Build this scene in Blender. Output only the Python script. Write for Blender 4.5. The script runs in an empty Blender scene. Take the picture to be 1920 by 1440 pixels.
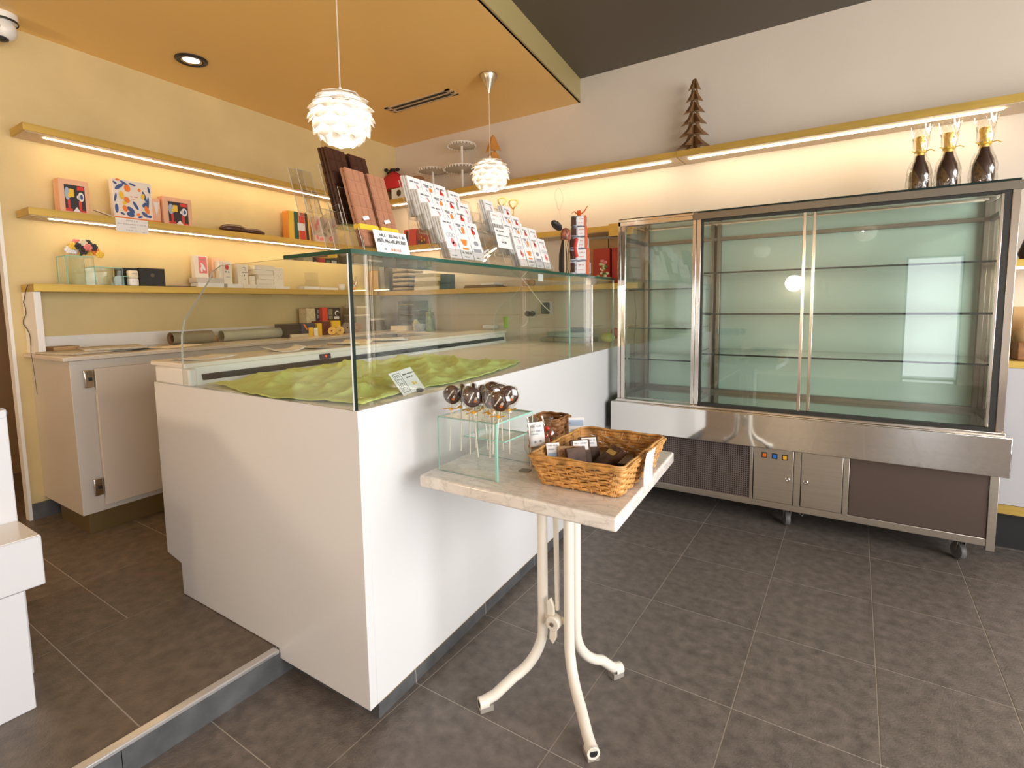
import bpy, math, random
import numpy as np
from mathutils import Vector, Matrix, Euler
sc = bpy.context.scene
COL = sc.collection
PI = math.pi

# ------------------------------------------------------------ camera
W, Hpx = 1920, 1440
F, CX, CY = 986.23, 960.0, 663.7
YAW, PITCH, ROLL = -.5781, -.0948, .0149
CAM_H = 1.25

def cam_rot():
    sy, cy = math.sin(YAW), math.cos(YAW)
    fwd0 = np.array([sy, cy, 0.]); right = np.array([cy, -sy, 0.])
    fwd = fwd0 * math.cos(PITCH) + np.array([0, 0, math.sin(PITCH)])
    down = np.cross(fwd, right)
    c, s = math.cos(ROLL), math.sin(ROLL)
    return np.array([right * c + down * s, -right * s + down * c, fwd])
RC = cam_rot()
cd = bpy.data.cameras.new('camera'); cam = bpy.data.objects.new('camera', cd); COL.objects.link(cam)
cd.sensor_width = 36; cd.sensor_fit = 'HORIZONTAL'; cd.lens = F / W * 36
cd.shift_x = 0; cd.shift_y = (CY - 720) / W
cd.clip_start = .02
m = Matrix(((RC[0][0], -RC[1][0], -RC[2][0], 0), (RC[0][1], -RC[1][1], -RC[2][1], 0), (RC[0][2], -RC[1][2], -RC[2][2], CAM_H), (0, 0, 0, 1)))
cam.matrix_world = m
sc.camera = cam

# ------------------------------------------------------------ world, light, exposure
wd = bpy.data.worlds.new('world'); sc.world = wd; wd.use_nodes = True
wn = wd.node_tree.nodes; wl_ = wd.node_tree.links
bgn = wn['Background']; bgn.inputs[0].default_value = (.95, .97, 1, 1); bgn.inputs[1].default_value = 2.2
sc.view_settings.view_transform = 'Standard'; sc.view_settings.look = 'None'
sc.view_settings.gamma = 1; sc.view_settings.use_curve_mapping = False
sc.view_settings.exposure = 0.32
sc.cycles.max_bounces = 12; sc.cycles.diffuse_bounces = 5; sc.cycles.glossy_bounces = 5
sc.cycles.transmission_bounces = 8; sc.cycles.transparent_max_bounces = 40
sc.cycles.use_denoising = True
sc.cycles.sample_clamp_indirect = 6.0
sc.cycles.caustics_reflective = False; sc.cycles.caustics_refractive = False

def area(name, loc, rot, sx, sy, power, col, portal=False):
    d = bpy.data.lights.new(name, 'AREA'); d.shape = 'RECTANGLE'; d.size = sx; d.size_y = sy
    d.energy = power; d.color = col
    if portal: d.cycles.is_portal = True
    o = bpy.data.objects.new(name, d); o.location = loc; o.rotation_euler = rot; COL.objects.link(o); return o
# daylight entering the shop front (right); behind, an added light to mirror in the fridge
area('daylight_window_right', (3.06, .35, 1.5), (0, PI / 2, 0), 2.3, 4.2, 172, (1, .975, .945))
area('added_reflection_light', (.93, -3.47, .95), (PI / 2, 0, 0), .62, 1.75, 4, (.92, .96, 1))
# added warm fill lights without fixtures, unseen behind and beside the camera
for i, (lx, ly, lz, lp) in enumerate(((-3.1, -1.5, 1.5, 52), (2.3, .9, 2.2, 16), (-.8, -2.9, 1.5, 34))):
    d = bpy.data.lights.new('warm_fill_light', 'POINT'); d.energy = lp; d.color = (1, .78, .52); d.shadow_soft_size = .12
    o = bpy.data.objects.new('warm_fill_light', d); COL.objects.link(o); o.location = (lx, ly, lz)

# ------------------------------------------------------------ helpers
S = -.073                                     # left wall and counter run at this slope
CAMP = np.array([0, 0, CAM_H])
def ray(x, y): return RC.T @ np.array([(x - CX) / F, (y - CY) / F, 1.])
def onpl(x, y, p, n):
    d = ray(x, y); p = np.array(p, float); n = np.array(n, float)
    return CAMP + d * ((p - CAMP) @ n) / (d @ n)
def at_z(x, y, z): return onpl(x, y, (0, 0, z), (0, 0, 1))
def at_y(x, y, Y): return onpl(x, y, (0, Y, 0), (0, 1, 0))
def at_s(x, y, u): return onpl(x, y, (u, 0, 0), (1, -S, 0))      # plane x = u + S*y
LW = -3.717                                   # left wall
def lw(d, y): return LW + d + S * y
def sk(v): return (v[0] + S * v[1], v[1], v[2])

MATS = {}
def mat(name, col=(.8, .8, .8), rough=.5, metal=0., spec=.5, noise=None, bump=None, emit=None, estr=0, coat=0, trans=0, sheen=0):
    if name in MATS: return MATS[name]
    mt = bpy.data.materials.new(name); mt.use_nodes = True
    nt = mt.node_tree; b = nt.nodes['Principled BSDF']
    b.inputs['Base Color'].default_value = (*col, 1); b.inputs['Roughness'].default_value = rough
    b.inputs['Metallic'].default_value = metal; b.inputs['Specular IOR Level'].default_value = spec
    b.inputs['Coat Weight'].default_value = coat; b.inputs['Transmission Weight'].default_value = trans
    if emit: b.inputs['Emission Color'].default_value = (*emit, 1); b.inputs['Emission Strength'].default_value = estr
    tc = nt.nodes.new('ShaderNodeTexCoord')
    if noise:
        sc_, amt, det = noise[:3]
        n = nt.nodes.new('ShaderNodeTexNoise'); n.inputs['Scale'].default_value = sc_; n.inputs['Detail'].default_value = det
        if len(noise) > 3:
            mp = nt.nodes.new('ShaderNodeMapping'); mp.inputs['Scale'].default_value = noise[3]
            nt.links.new(tc.outputs['Object'], mp.inputs[0]); nt.links.new(mp.outputs[0], n.inputs[0])
        else: nt.links.new(tc.outputs['Object'], n.inputs[0])
        r = nt.nodes.new('ShaderNodeValToRGB')
        r.color_ramp.elements[0].position = .3; r.color_ramp.elements[1].position = .7
        r.color_ramp.elements[0].color = (*[c * (1 - amt) for c in col], 1)
        r.color_ramp.elements[1].color = (*[min(1, c * (1 + amt)) for c in col], 1)
        nt.links.new(n.outputs[0], r.inputs[0]); nt.links.new(r.outputs[0], b.inputs['Base Color'])
    if bump:
        n2 = nt.nodes.new('ShaderNodeTexNoise'); n2.inputs['Scale'].default_value = bump[0]; n2.inputs['Detail'].default_value = 6
        if len(bump) > 2:
            mp = nt.nodes.new('ShaderNodeMapping'); mp.inputs['Scale'].default_value = bump[2]
            nt.links.new(tc.outputs['Object'], mp.inputs[0]); nt.links.new(mp.outputs[0], n2.inputs[0])
        else: nt.links.new(tc.outputs['Object'], n2.inputs[0])
        bp = nt.nodes.new('ShaderNodeBump'); bp.inputs['Strength'].default_value = bump[1]; bp.inputs['Distance'].default_value = .01
        nt.links.new(n2.outputs[0], bp.inputs['Height']); nt.links.new(bp.outputs[0], b.inputs['Normal'])
    MATS[name] = mt
    return mt
def thin_glass(name, tint=(.93, .97, .95), refl=1.0, rough=.0):
    if name in MATS: return MATS[name]
    mt = bpy.data.materials.new(name); mt.use_nodes = True; nt = mt.node_tree; nt.nodes.clear()
    out = nt.nodes.new('ShaderNodeOutputMaterial'); mix = nt.nodes.new('ShaderNodeMixShader')
    tr = nt.nodes.new('ShaderNodeBsdfTransparent'); tr.inputs[0].default_value = (*tint, 1)
    gl = nt.nodes.new('ShaderNodeBsdfGlossy'); gl.inputs['Roughness'].default_value = rough; gl.inputs[0].default_value = (1, 1, 1, 1)
    lw_ = nt.nodes.new('ShaderNodeLayerWeight'); lw_.inputs[0].default_value = .5
    p = nt.nodes.new('ShaderNodeMath'); p.operation = 'POWER'; p.inputs[1].default_value = 5
    a = nt.nodes.new('ShaderNodeMath'); a.operation = 'MULTIPLY_ADD'; a.inputs[1].default_value = .95 * refl; a.inputs[2].default_value = .042 * refl
    nt.links.new(lw_.outputs['Facing'], p.inputs[0]); nt.links.new(p.outputs[0], a.inputs[0])
    nt.links.new(a.outputs[0], mix.inputs[0]); nt.links.new(tr.outputs[0], mix.inputs[1]); nt.links.new(gl.outputs[0], mix.inputs[2])
    nt.links.new(mix.outputs[0], out.inputs[0]); MATS[name] = mt; return mt

class MB:
    def __init__(s, fn=None): s.v = []; s.f = []; s.mi = []; s.fn = fn; s.m = 0
    def add(s, vs, fs, M=None, mi=None):
        b = len(s.v); mi = s.m if mi is None else mi
        for p in vs:
            p = Vector(p)
            if M is not None: p = M @ p
            if s.fn: p = Vector(s.fn(p))
            s.v.append(tuple(p))
        for k, f in enumerate(fs):
            s.f.append(tuple(b + i for i in f)); s.mi.append(mi[k] if isinstance(mi, (list, tuple)) else mi)
        return s
    def box(s, x0, y0, z0, x1, y1, z1, M=None, mi=None):
        x0, x1 = sorted((x0, x1)); y0, y1 = sorted((y0, y1)); z0, z1 = sorted((z0, z1))
        vs = [(x0, y0, z0), (x1, y0, z0), (x1, y1, z0), (x0, y1, z0), (x0, y0, z1), (x1, y0, z1), (x1, y1, z1), (x0, y1, z1)]
        return s.add(vs, [(0, 3, 2, 1), (4, 5, 6, 7), (0, 1, 5, 4), (2, 3, 7, 6), (1, 2, 6, 5), (3, 0, 4, 7)], M, mi)
    def prism(s, pts, a0, a1, axis='z', M=None, mi=None):
        n = len(pts)
        def P(u, v, a): return {'z': (u, v, a), 'y': (u, a, v), 'x': (a, u, v)}[axis]
        vs = [P(u, v, a0) for u, v in pts] + [P(u, v, a1) for u, v in pts]
        fs = [tuple(range(n))[::-1], tuple(range(n, 2 * n))] + [(i, (i + 1) % n, n + (i + 1) % n, n + i) for i in range(n)]
        return s.add(vs, fs, M, mi)
    def lathe(s, prof, n=24, M=None, mi=None, cap=True):
        vs = []; fs = []
        for r, z in prof:
            for k in range(n):
                a = 2 * PI * k / n; vs.append((r * math.cos(a), r * math.sin(a), z))
        for j in range(len(prof) - 1):
            for k in range(n):
                k2 = (k + 1) % n; fs.append((j * n + k, j * n + k2, (j + 1) * n + k2, (j + 1) * n + k))
        if cap:
            if prof[0][0] > 1e-5: fs.append(tuple(range(n))[::-1])
            if prof[-1][0] > 1e-5: fs.append(tuple(range((len(prof) - 1) * n, len(prof) * n)))
        return s.add(vs, fs, M, mi)
    def cyl(s, a, b, r, n=16, r2=None, mi=None):
        a = Vector(a); b = Vector(b); d = b - a
        M = Matrix.Translation(a) @ d.to_track_quat('Z', 'Y').to_matrix().to_4x4()
        return s.lathe([(r, 0), (r if r2 is None else r2, d.length)], n, M, mi)
    def tube(s, path, r, n=8, closed=False, mi=None, flat=None):
        path = [Vector(p) for p in path]; N = len(path); vs = []; fs = []
        up = Vector((0, 0, 1)); prev = None
        for i, p in enumerate(path):
            t = (path[(i + 1) % N] - path[i - 1]) if closed else (path[min(i + 1, N - 1)] - path[max(i - 1, 0)])
            t.normalize()
            if prev is None:
                x = t.cross(up)
                if x.length < 1e-3: x = t.cross(Vector((1, 0, 0)))
            else: x = prev - t * prev.dot(t)
            x.normalize(); prev = x; y = t.cross(x)
            rr = r[i] if isinstance(r, (list, tuple)) else r
            fx, fy = flat if flat else (1, 1)
            for k in range(n):
                a = 2 * PI * k / n; vs.append(p + x * rr * fx * math.cos(a) + y * rr * fy * math.sin(a))
        for i in range(N if closed else N - 1):
            i2 = (i + 1) % N
            for k in range(n):
                k2 = (k + 1) % n; fs.append((i * n + k, i * n + k2, i2 * n + k2, i2 * n + k))
        if not closed: fs += [tuple(range(n))[::-1], tuple(range((N - 1) * n, N * n))]
        return s.add(vs, fs, None, mi)
    def grid(s, fn, nu, nv, mi=None, closed_u=False):
        vs = [fn(i / nu, j / nv) for i in range(nu + 1) for j in range(nv + 1)]
        fs = [(i * (nv + 1) + j, (i + 1) * (nv + 1) + j, (i + 1) * (nv + 1) + j + 1, i * (nv + 1) + j + 1) for i in range(nu) for j in range(nv)]
        return s.add(vs, fs, None, mi)
    def ball(s, c, rx, ry, rz, n=12, mi=None, M=None):
        k = n // 2
        pr = [(max(1e-6, math.sin(PI * j / k)), -math.cos(PI * j / k)) for j in range(k + 1)]
        T = Matrix.Translation(Vector(c)) @ (M or Matrix()) @ Matrix.Diagonal((rx, ry, rz, 1))
        return s.lathe(pr, n, T, mi, cap=False)
    def build(s, name, mats, parent=None, bev=0, smooth=True, world=True, solid=0, seg=2):
        me = bpy.data.meshes.new(name)
        off = Vector((0, 0, 0))
        if parent is not None and world: 
            p = parent
            while p is not None: off += Vector(p.location); p = p.parent
        vs = [tuple(Vector(v) - off) for v in s.v] if off.length else s.v
        me.from_pydata(vs, [], s.f); 
        for mt in (mats if isinstance(mats, (list, tuple)) else [mats]): me.materials.append(mt)
        me.polygons.foreach_set('material_index', s.mi)
        if smooth:
            me.polygons.foreach_set('use_smooth', [True] * len(s.f)); me.set_sharp_from_angle(angle=math.radians(35))
        me.update()
        o = bpy.data.objects.new(name, me); COL.objects.link(o)
        if parent is not None: o.parent = parent
        if solid:
            md = o.modifiers.new('solid', 'SOLIDIFY'); md.thickness = solid; md.offset = 0
        if bev:
            md = o.modifiers.new('bevel', 'BEVEL'); md.width = bev; md.segments = seg; md.limit_method = 'ANGLE'; md.angle_limit = math.radians(40)
            md.harden_normals = False
        return o

def recentre(o):
    """put the origin of a one-mesh thing at its base centre"""
    me = o.data; c = np.array([v.co[:] for v in me.vertices]); mn = c.min(0); mx = c.max(0)
    p = Vector(((mn[0] + mx[0]) / 2, (mn[1] + mx[1]) / 2, mn[2]))
    me.transform(Matrix.Translation(-p)); o.location = p; return o
def tag(o, label, cat, group=None, kind=None):
    o['label'] = label; o['category'] = cat
    if group: o['group'] = group
    if kind: o['kind'] = kind
    return o
def thing(name, label, cat, loc=(0, 0, 0), group=None):
    o = bpy.data.objects.new(name, None); COL.objects.link(o); o.location = [float(c) for c in loc]
    o.empty_display_size = .05
    return tag(o, label, cat, group)
def solo(name, mb, mats, label, cat, group=None, **k):
    o = mb.build(name, mats, **k); recentre(o); return tag(o, label, cat, group)
def struct(name, mb, mats, parent=None, label=None, **k):
    o = mb.build(name, mats, parent, **k)
    if parent is None: o['kind'] = 'structure'
    return o
def dup(root, loc, rot=None, label=None, group=None, scale=None):
    r = root.copy(); COL.objects.link(r); r.location = loc
    if rot is not None: r.rotation_euler = rot
    if label: r['label'] = label
    if group: r['group'] = group
    if scale: r.scale = scale
    for ch in list(root.children):
        c = ch.copy(); COL.objects.link(c); c.parent = r
        for g in list(ch.children):
            d = g.copy(); COL.objects.link(d); d.parent = c
    return r
class Face:
    """a flat face of a thing: o origin (bottom left), u right, v up, n outward"""
    def __init__(s, o, u, v):
        s.o = Vector(o); s.u = Vector(u).normalized(); s.v = Vector(v).normalized(); s.n = s.u.cross(s.v).normalized()
    def P(s, a, b, off=.0008): return s.o + s.u * a + s.v * b + s.n * off
    def poly(s, mb, pts, off=.0008, mi=None):
        mb.add([s.P(a, b, off) for a, b in pts], [tuple(range(len(pts)))], None, mi)
    def rect(s, mb, a0, b0, a1, b1, off=.0008, mi=None): s.poly(mb, [(a0, b0), (a1, b0), (a1, b1), (a0, b1)], off, mi)
    def disc(s, mb, a, b, ra, rb, off=.0009, mi=None, n=14, rot=0):
        c, q = math.cos(rot), math.sin(rot)
        s.poly(mb, [(a + ra * math.cos(t) * c - rb * math.sin(t) * q, b + ra * math.cos(t) * q + rb * math.sin(t) * c) for t in [2 * PI * k / n for k in range(n)]], off, mi)
    def text(s, mb, a0, b, w, h, rnd, off=.0009, mi=None):
        """a row of small upright letter strokes"""
        x = a0
        while x < a0 + w:
            cw = h * rnd.uniform(.4, .62)
            if rnd.random() > .14:
                t = h * .17; k = rnd.randrange(5)
                s.rect(mb, x, b, x + t, b + h, off, mi)
                if k != 4: s.rect(mb, x + cw - t, b, x + cw, b + h * (1 if k != 1 else .55), off, mi)
                if k in (0, 2): s.rect(mb, x + t, b + h - t, x + cw - t, b + h, off, mi)
                if k in (1, 3): s.rect(mb, x + t, b + h * .45, x + cw - t, b + h * .45 + t, off, mi)
                if k in (2, 4): s.rect(mb, x + t, b, x + cw, b + t, off, mi)
            x += cw + h * .22

# ------------------------------------------------------------ materials
M_goldwall = mat('gold_plaster', (.63, .495, .245), .55, noise=(2.5, .08, 6), bump=(60, .05))
M_goldceil = mat('gold_satin_paint', (.90, .59, .21), .42, noise=(1.2, .03, 3))
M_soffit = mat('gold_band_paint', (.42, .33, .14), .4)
M_white_wall = mat('warm_white_paint', (.66, .585, .50), .6, noise=(3, .02, 3))
M_darkceil = mat('charcoal_ceiling_paint', (.11, .093, .072), .55)
M_tile = mat('dark_stone_tile', (.150, .127, .112), .40, noise=(26, .30, 12), bump=(160, .25))
M_tile_p = mat('brown_stone_tile', (.135, .106, .080), .40, noise=(22, .30, 12), bump=(160, .25))
M_skirt = mat('slate_skirting_tile', (.09, .092, .095), .42, noise=(12, .3, 9), bump=(80, .1))
M_grout = mat('light_grout', (.42, .38, .33), .8)
M_brass = mat('brushed_brass', (.58, .395, .095), .42, metal=.6, noise=(6, .1, 4, (1, .2, 8)))
M_brass_dk = mat('bronze_plinth', (.26, .19, .085), .35, metal=.7, noise=(4, .1, 4))
M_shelfunder = mat('shelf_underside_board', (.72, .58, .42), .6)
M_led = mat('led_strip_light', (1, .9, .75), .5, emit=(1, .79, .50), estr=30)
M_lam = mat('white_laminate', (.80, .79, .775), .42, spec=.4)
M_lam_grey = mat('greige_laminate', (.56, .51, .455), .42, noise=(1.5, .03, 2))
M_panel_white = mat('satin_white_panel', (.76, .76, .765), .28, spec=.5)
M_corian = mat('white_solid_surface', (.80, .76, .70), .22)
M_marble = None
M_steel = mat('polished_steel', (.80, .78, .75), .045, metal=1, bump=(1.5, .02))
M_steel_tr = mat('chrome_trim', (.72, .67, .62), .13, metal=1)
M_steel_br = mat('brushed_steel', (.52, .475, .41), .36, metal=1, noise=(8, .05, 4, (.3, 1, 12)))
M_black = mat('black_rubber', (.012, .012, .012), .5)
M_darkgap = mat('dark_gasket', (.02, .02, .018), .4)
M_glass = thin_glass('clear_glass', (.95, .975, .955))
M_glass_g = thin_glass('green_tinted_glass', (.955, .975, .96), 1.15)
M_acryl = thin_glass('clear_acrylic', (.955, .955, .95), 1.2)
M_cello = thin_glass('cellophane_film', (.95, .94, .90), 2.6, .12)
M_edge = mat('green_glass_edge', (.006, .07, .045), .12, spec=.8)
M_edge_l = mat('pale_glass_edge', (.30, .60, .50), .15, spec=.8)
M_edge_b = mat('dark_glass_edge', (.004, .02, .016), .35, spec=.3)
M_acr_e = mat('acrylic_edge', (.62, .60, .55), .15)
M_backglass = mat('sea_green_back_glass', (.50, .68, .58), .12, spec=.5)
M_mesh_dk = mat('brown_perforated_sheet', (.17, .13, .115), .45, metal=.3)
M_paper = mat('white_paper', (.82, .81, .80), .6)
M_paper_c = mat('cream_card', (.80, .70, .52), .6)
M_ink = mat('black_ink', (.03, .03, .035), .6)
M_greyink = mat('grey_ink', (.3, .3, .34), .6)
M_red = mat('red_print', (.65, .045, .03), .5)
M_pinkp = mat('pink_print', (.80, .22, .22), .5)
M_orange = mat('orange_print', (.85, .22, .03), .5)
M_yellow = mat('yellow_print', (.85, .55, .04), .5)
M_blue = mat('blue_print', (.05, .10, .28), .5)
M_lblue = mat('pale_blue_print', (.36, .46, .60), .5)
M_green = mat('dark_green_print', (.01, .10, .07), .5)
M_pinkbox = mat('peach_card', (.80, .47, .30), .6)
M_choc = mat('dark_chocolate', (.060, .022, .012), .3, spec=.5, noise=(14, .25, 3))
M_milk = mat('milk_chocolate', (.42, .19, .105), .45, noise=(20, .1, 4))
M_kraft = mat('kraft_paper', (.50, .32, .15), .7)
M_wood = mat('dark_stained_wood', (.22, .115, .045), .5, noise=(14, .3, 6, (1, 1, .2)))
M_wood_l = mat('plywood_edge_wood', (.50, .33, .17), .6)
M_wood_o = mat('orange_pine_wood', (.55, .26, .06), .5, noise=(14, .2, 5))
M_wicker = mat('honey_wicker', (.56, .29, .085), .5, noise=(40, .4, 4))
M_wicker_d = mat('brown_cane', (.30, .13, .04), .5, noise=(30, .3, 4))
M_cloth = mat('lime_green_cloth', (.64, .72, .22), .85, bump=(300, .2))
M_white_pl = mat('white_plastic', (.80, .79, .76), .35)
M_blackpl = mat('black_plastic', (.02, .02, .022), .35)
M_greypl = mat('grey_plastic', (.25, .24, .22), .4)
M_cream = mat('cream_enamel', (.80, .75, .66), .3)
M_lime = mat('lime_plastic', (.33, .62, .03), .4)

def glass_panel(mb, x0, y0, z0, x1, y1, z1, thin):
    """box whose two faces across the thin axis are glass (slot 0) and the rest edges (slot 1)"""
    fm = {'z': [0, 0, 1, 1, 1, 1], 'y': [1, 1, 0, 0, 1, 1], 'x': [1, 1, 1, 1, 0, 0]}[thin]
    mb.box(x0, y0, z0, x1, y1, z1, mi=fm)
# ------------------------------------------------------------ the room
YB = 3.72; CEIL = 2.74; CEIL2 = 2.91
def tiles(mb, xs, ys, z, gap=.0042, xclip=None):
    for i in range(len(xs) - 1):
        for j in range(len(ys) - 1):
            mb.box(xs[i] + gap / 2, ys[j] + gap / 2, z - .012, xs[i + 1] - gap / 2, ys[j + 1] - gap / 2, z)
mb = MB(); mb.box(-6, -3.6, -.1, 3.2, 3.85, -.0012, mi=1)
xs = [-1.62, -1.155, -.672, -.271, .106, .455, .83, 1.2, 1.6, 2.0, 2.4, 2.8, 3.2]
ys = [-3.6 + .452 * 0] ; ys = [1.19 - .452 * k for k in range(10, 0, -1)] + [1.19, 1.625, 2.08, 2.54, 2.99, 3.44, 3.85]
tiles(mb, xs, ys, 0)
struct('floor', mb, [M_tile, M_grout], smooth=False)
# raised platform behind the counter
def px_edge(y): return -1.603 + S * .6 * (y - .943) - .0
mb = MB()
def plat_poly(x0, x1, y0, y1, z0, z1, mi=0, g=.0021):
    mb.prism([(x0 + g, y0 + g), (x1 - g, y0 + g), (x1 - g, y1 - g), (x0 + g, y1 - g)], z0, z1, 'z', mi=mi)
mb.box(-5.6, -3.6, 0, -1.615, YB + .1, .0938, mi=1)
pys = [-3.5, -2.14, -1.69, -1.24, -.79, -.34, .11, .565, 1.015, 1.46, 1.91, 2.36, 2.81, 3.26, 3.78]
for j in range(len(pys) - 1):
    plat_poly(-2.25, -1.615, pys[j], pys[j + 1], .08, .095)
pys2 = [-3.5, -1.05, -.6, -.14, .11, .565, .775, 1.2, 1.65, 2.1, 2.55, 3.0, 3.45, 3.78]
for xa, xb in ((-2.72, -2.25), (-3.18, -2.72), (-3.64, -3.18), (-4.1, -3.64), (-4.6, -4.1), (-5.6, -4.6)):
    for j in range(len(pys2) - 1): plat_poly(xa, xb, pys2[j], pys2[j + 1], .08, .095)
struct('floor', mb, [M_tile_p, M_grout], smooth=False)
mb = MB()
for a, b in ((-3.5, -.4), (-.4, .055), (.055, .508), (.508, 1.016)):
    mb.box(-1.615, a + .001, 0, -1.592, b - .001, .081)
struct('trim_1', mb, M_skirt, smooth=False)
mb = MB(); mb.box(-1.622, -3.5, .081, -1.590, .969, .0965); struct('trim_2', mb, mat('aluminium_nosing', (.72, .72, .72), .3, metal=.8), bev=.004)
# left wall, with a boxed column in the corner
mb = MB()
mb.prism([(lw(0, .905), .905), (lw(-.05, .905), .905), (lw(-.05, 3.9), 3.9), (lw(0, 3.9), 3.9)], 0, 2.95)
mb.prism([(lw(0, 3.06), 3.06), (-3.715, 3.06), (-3.715, 3.8), (lw(0, 3.8), 3.8)], 2.215, 2.95)
struct('wall_left', mb, M_goldwall, smooth=False)
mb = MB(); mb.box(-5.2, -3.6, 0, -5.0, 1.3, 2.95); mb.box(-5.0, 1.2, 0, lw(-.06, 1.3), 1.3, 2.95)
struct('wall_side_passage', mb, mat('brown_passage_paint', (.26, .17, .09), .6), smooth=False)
mb = MB(); mb.prism([(lw(.004, .89), .89), (lw(-.055, .89), .89), (lw(-.055, .905), .905), (lw(.004, .905), .905)], .095, 2.74)
struct('trim_3', mb, M_lam, smooth=False)
mb = MB(); mb.box(-4.4, YB, -.02, 3.2, YB + .12, 2.96); struct('wall_back', mb, M_white_wall, smooth=False)
# wall with the shop window on the right, wall behind with a doorway added for its bright reflection
mb = MB()
X = 3.1
mb.box(X, -3.6, 0, X + .12, YB + .1, .35); mb.box(X, -3.6, 2.65, X + .12, YB + .1, 2.96)
mb.box(X, 2.45, .35, X + .12, YB + .1, 2.65); mb.box(X, -3.6, .35, X + .12, -1.75, 2.65)
struct('wall_right', mb, M_white_wall, smooth=False)
mb = MB(); 
for y in (-1.75, -.35, 1.05, 2.4): mb.box(X + .02, y, .35, X + .08, y + .05, 2.65)
mb.box(X + .02, -1.75, .35, X + .08, 2.45, .40); mb.box(X + .02, -1.75, 2.6, X + .08, 2.45, 2.65)
w1 = struct('window_1', mb, mat('anthracite_frame', (.05, .05, .05), .4), smooth=False)
mb = MB(); mb.box(-5.1, -3.62, 0, .60, -3.5, 2.96); mb.box(1.26, -3.62, 0, 3.2, -3.5, 2.96); mb.box(.60, -3.62, 1.85, 1.26, -3.5, 2.96)
struct('wall_front', mb, M_white_wall, smooth=False)
mb = MB(); mb.box(.60, -3.6, 0, .63, -3.52, 1.85); mb.box(1.23, -3.6, 0, 1.26, -3.52, 1.85); mb.box(.6, -3.6, 1.82, 1.26, -3.52, 1.85); mb.box(.6, -3.6, .04, 1.26, -3.52, .09)
struct('added_door_1', mb, MATS['anthracite_frame'], smooth=False)
# ceilings and the gold band
def sof(y): return -1.607 - .118 * (y - 2.223)
mb = MB(); mb.prism([(-5.2, -3.6), (sof(-3.6), -3.6), (sof(3.8), 3.8), (-5.2, 3.8)], CEIL, CEIL + .012)
struct('ceiling', mb, M_goldceil, smooth=False)
mb = MB(); mb.prism([(sof(-3.6) - .012, -3.6), (sof(-3.6), -3.6), (sof(3.8), 3.8), (sof(3.8) - .012, 3.8)], CEIL, CEIL2)
struct('trim_4', mb, M_soffit, smooth=False)
mb = MB(); mb.prism([(sof(-3.6) - .1, -3.6), (3.2, -3.6), (3.2, 3.84), (sof(3.84) - .1, 3.84)], CEIL2, CEIL2 + .05)
struct('ceiling', mb, M_darkceil, smooth=False)
# skirting
mb = MB()
mb.prism([(lw(0, .905), .905), (lw(.012, .905), .905), (lw(.012, 1.25), 1.25), (lw(0, 1.25), 1.25)], .095, .185); struct('baseboard_left', mb, M_skirt, smooth=False)
mb = MB(); mb.box(-1.2, YB - .012, 0, 3.1, YB, .08); struct('baseboard_back', mb, M_skirt, smooth=False)
# ------------------------------------------------------------ serving counter with its glass case
R = random.Random(7)
CT = .959; GT = 1.406
UR = -1.079; UL = -2.29                       # right and left faces at y = 0
Y0, Y1 = .972, 3.27
ctr = thing('serving_counter', 'long white serving counter with a chilled glass display case on top', 'counter', (-1.7, .97, 0))
mb = MB(sk)
# end panel with the small step in its back edge
prof = [(-2.246 - S * .96, .097), (-2.246 - S * .96, .225), (UL - .0, .245), (UL, CT), (UR, CT), (UR, .062), (-1.6 - S * .96, .062), (-1.6 - S * .96, .097)]
mb.prism(prof, Y0, Y0 + .03, 'y')
mb.build('end_panel', M_panel_white, ctr, bev=.0015)
YE = 3.60
mb = MB(sk); mb.box(UR - .03, Y0 + .03, .062, UR, YE, CT); mb.build('front_panel', M_panel_white, ctr, bev=.0015)
mb = MB(sk); mb.box(UL + .10, Y0 + .03, .1, UR - .032, YE, CT - .03); mb.build('body', M_lam, ctr)
mb = MB(sk); mb.box(UL + .5, Y0 + .045, 0, UR - .012, YE, .10)
for k in range(6): mb.box(UR - .0115, 1.19 + .44 * k - .001, 0, UR - .0105, 1.19 + .44 * k + .001, .062, mi=1)
mb.build('plinth', [M_skirt, M_grout], ctr, smooth=False)
mb = MB(sk); mb.box(UR - .014, Y0 + .05, .056, UR - .004, Y1, .0625); mb.build('brass_strip', M_brass, ctr)
# deck, rim and rear ledge with its air slot
mb = MB(sk); mb.box(UL + .25, Y0 + .02, CT - .02, UR - .006, YE, CT - .002)
mb.build('display_deck', mat('pearl_deck_sheet', (.90, .85, .78), .3), ctr)
mb = MB(sk); mb.prism([(UL, CT - .06), (UL + .27, CT - .06), (UL + .27, CT), (UL + .255, 1.026), (UL + .255, 1.037), (UL + .0, 1.037), (UL, 1.03)], Y0 + .028, 3.40, 'y')
lg = mb.build('rear_ledge', M_lam, ctr, bev=.003)
mb = MB(sk); mb.box(UL - .012, Y0 - .003, 1.026, UL + .262, 3.42, 1.044); mb.build('ledge_top', M_corian, ctr, bev=.004)
mb = MB(sk); mb.box(UL + .02, Y0 - .002, CT, UL + .29, Y0 + .03, 1.026); mb.build('ledge_cheek', M_lam, ctr, bev=.008)
mb = MB(sk); mb.prism([(UL + .262, .978), (UL + .274, .975), (UL + .271, .997), (UL + .259, .999)], Y0 + .06, 3.36, 'y')
mb.build('air_slot', M_black, ctr)
mb = MB(sk); mb.prism([(UL + .257, 1.002), (UL + .266, 1.0), (UL + .263, 1.022), (UL + .255, 1.023)], 1.60, 1.665, 'y')
dsp = mb.build('temperature_display', M_blackpl, ctr)
fc = Face((UL + .268 + S * 1.635, 1.63, 1.0035), (S, 1, 0), (-.12, 0, 1))
mb = MB(); 
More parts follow.
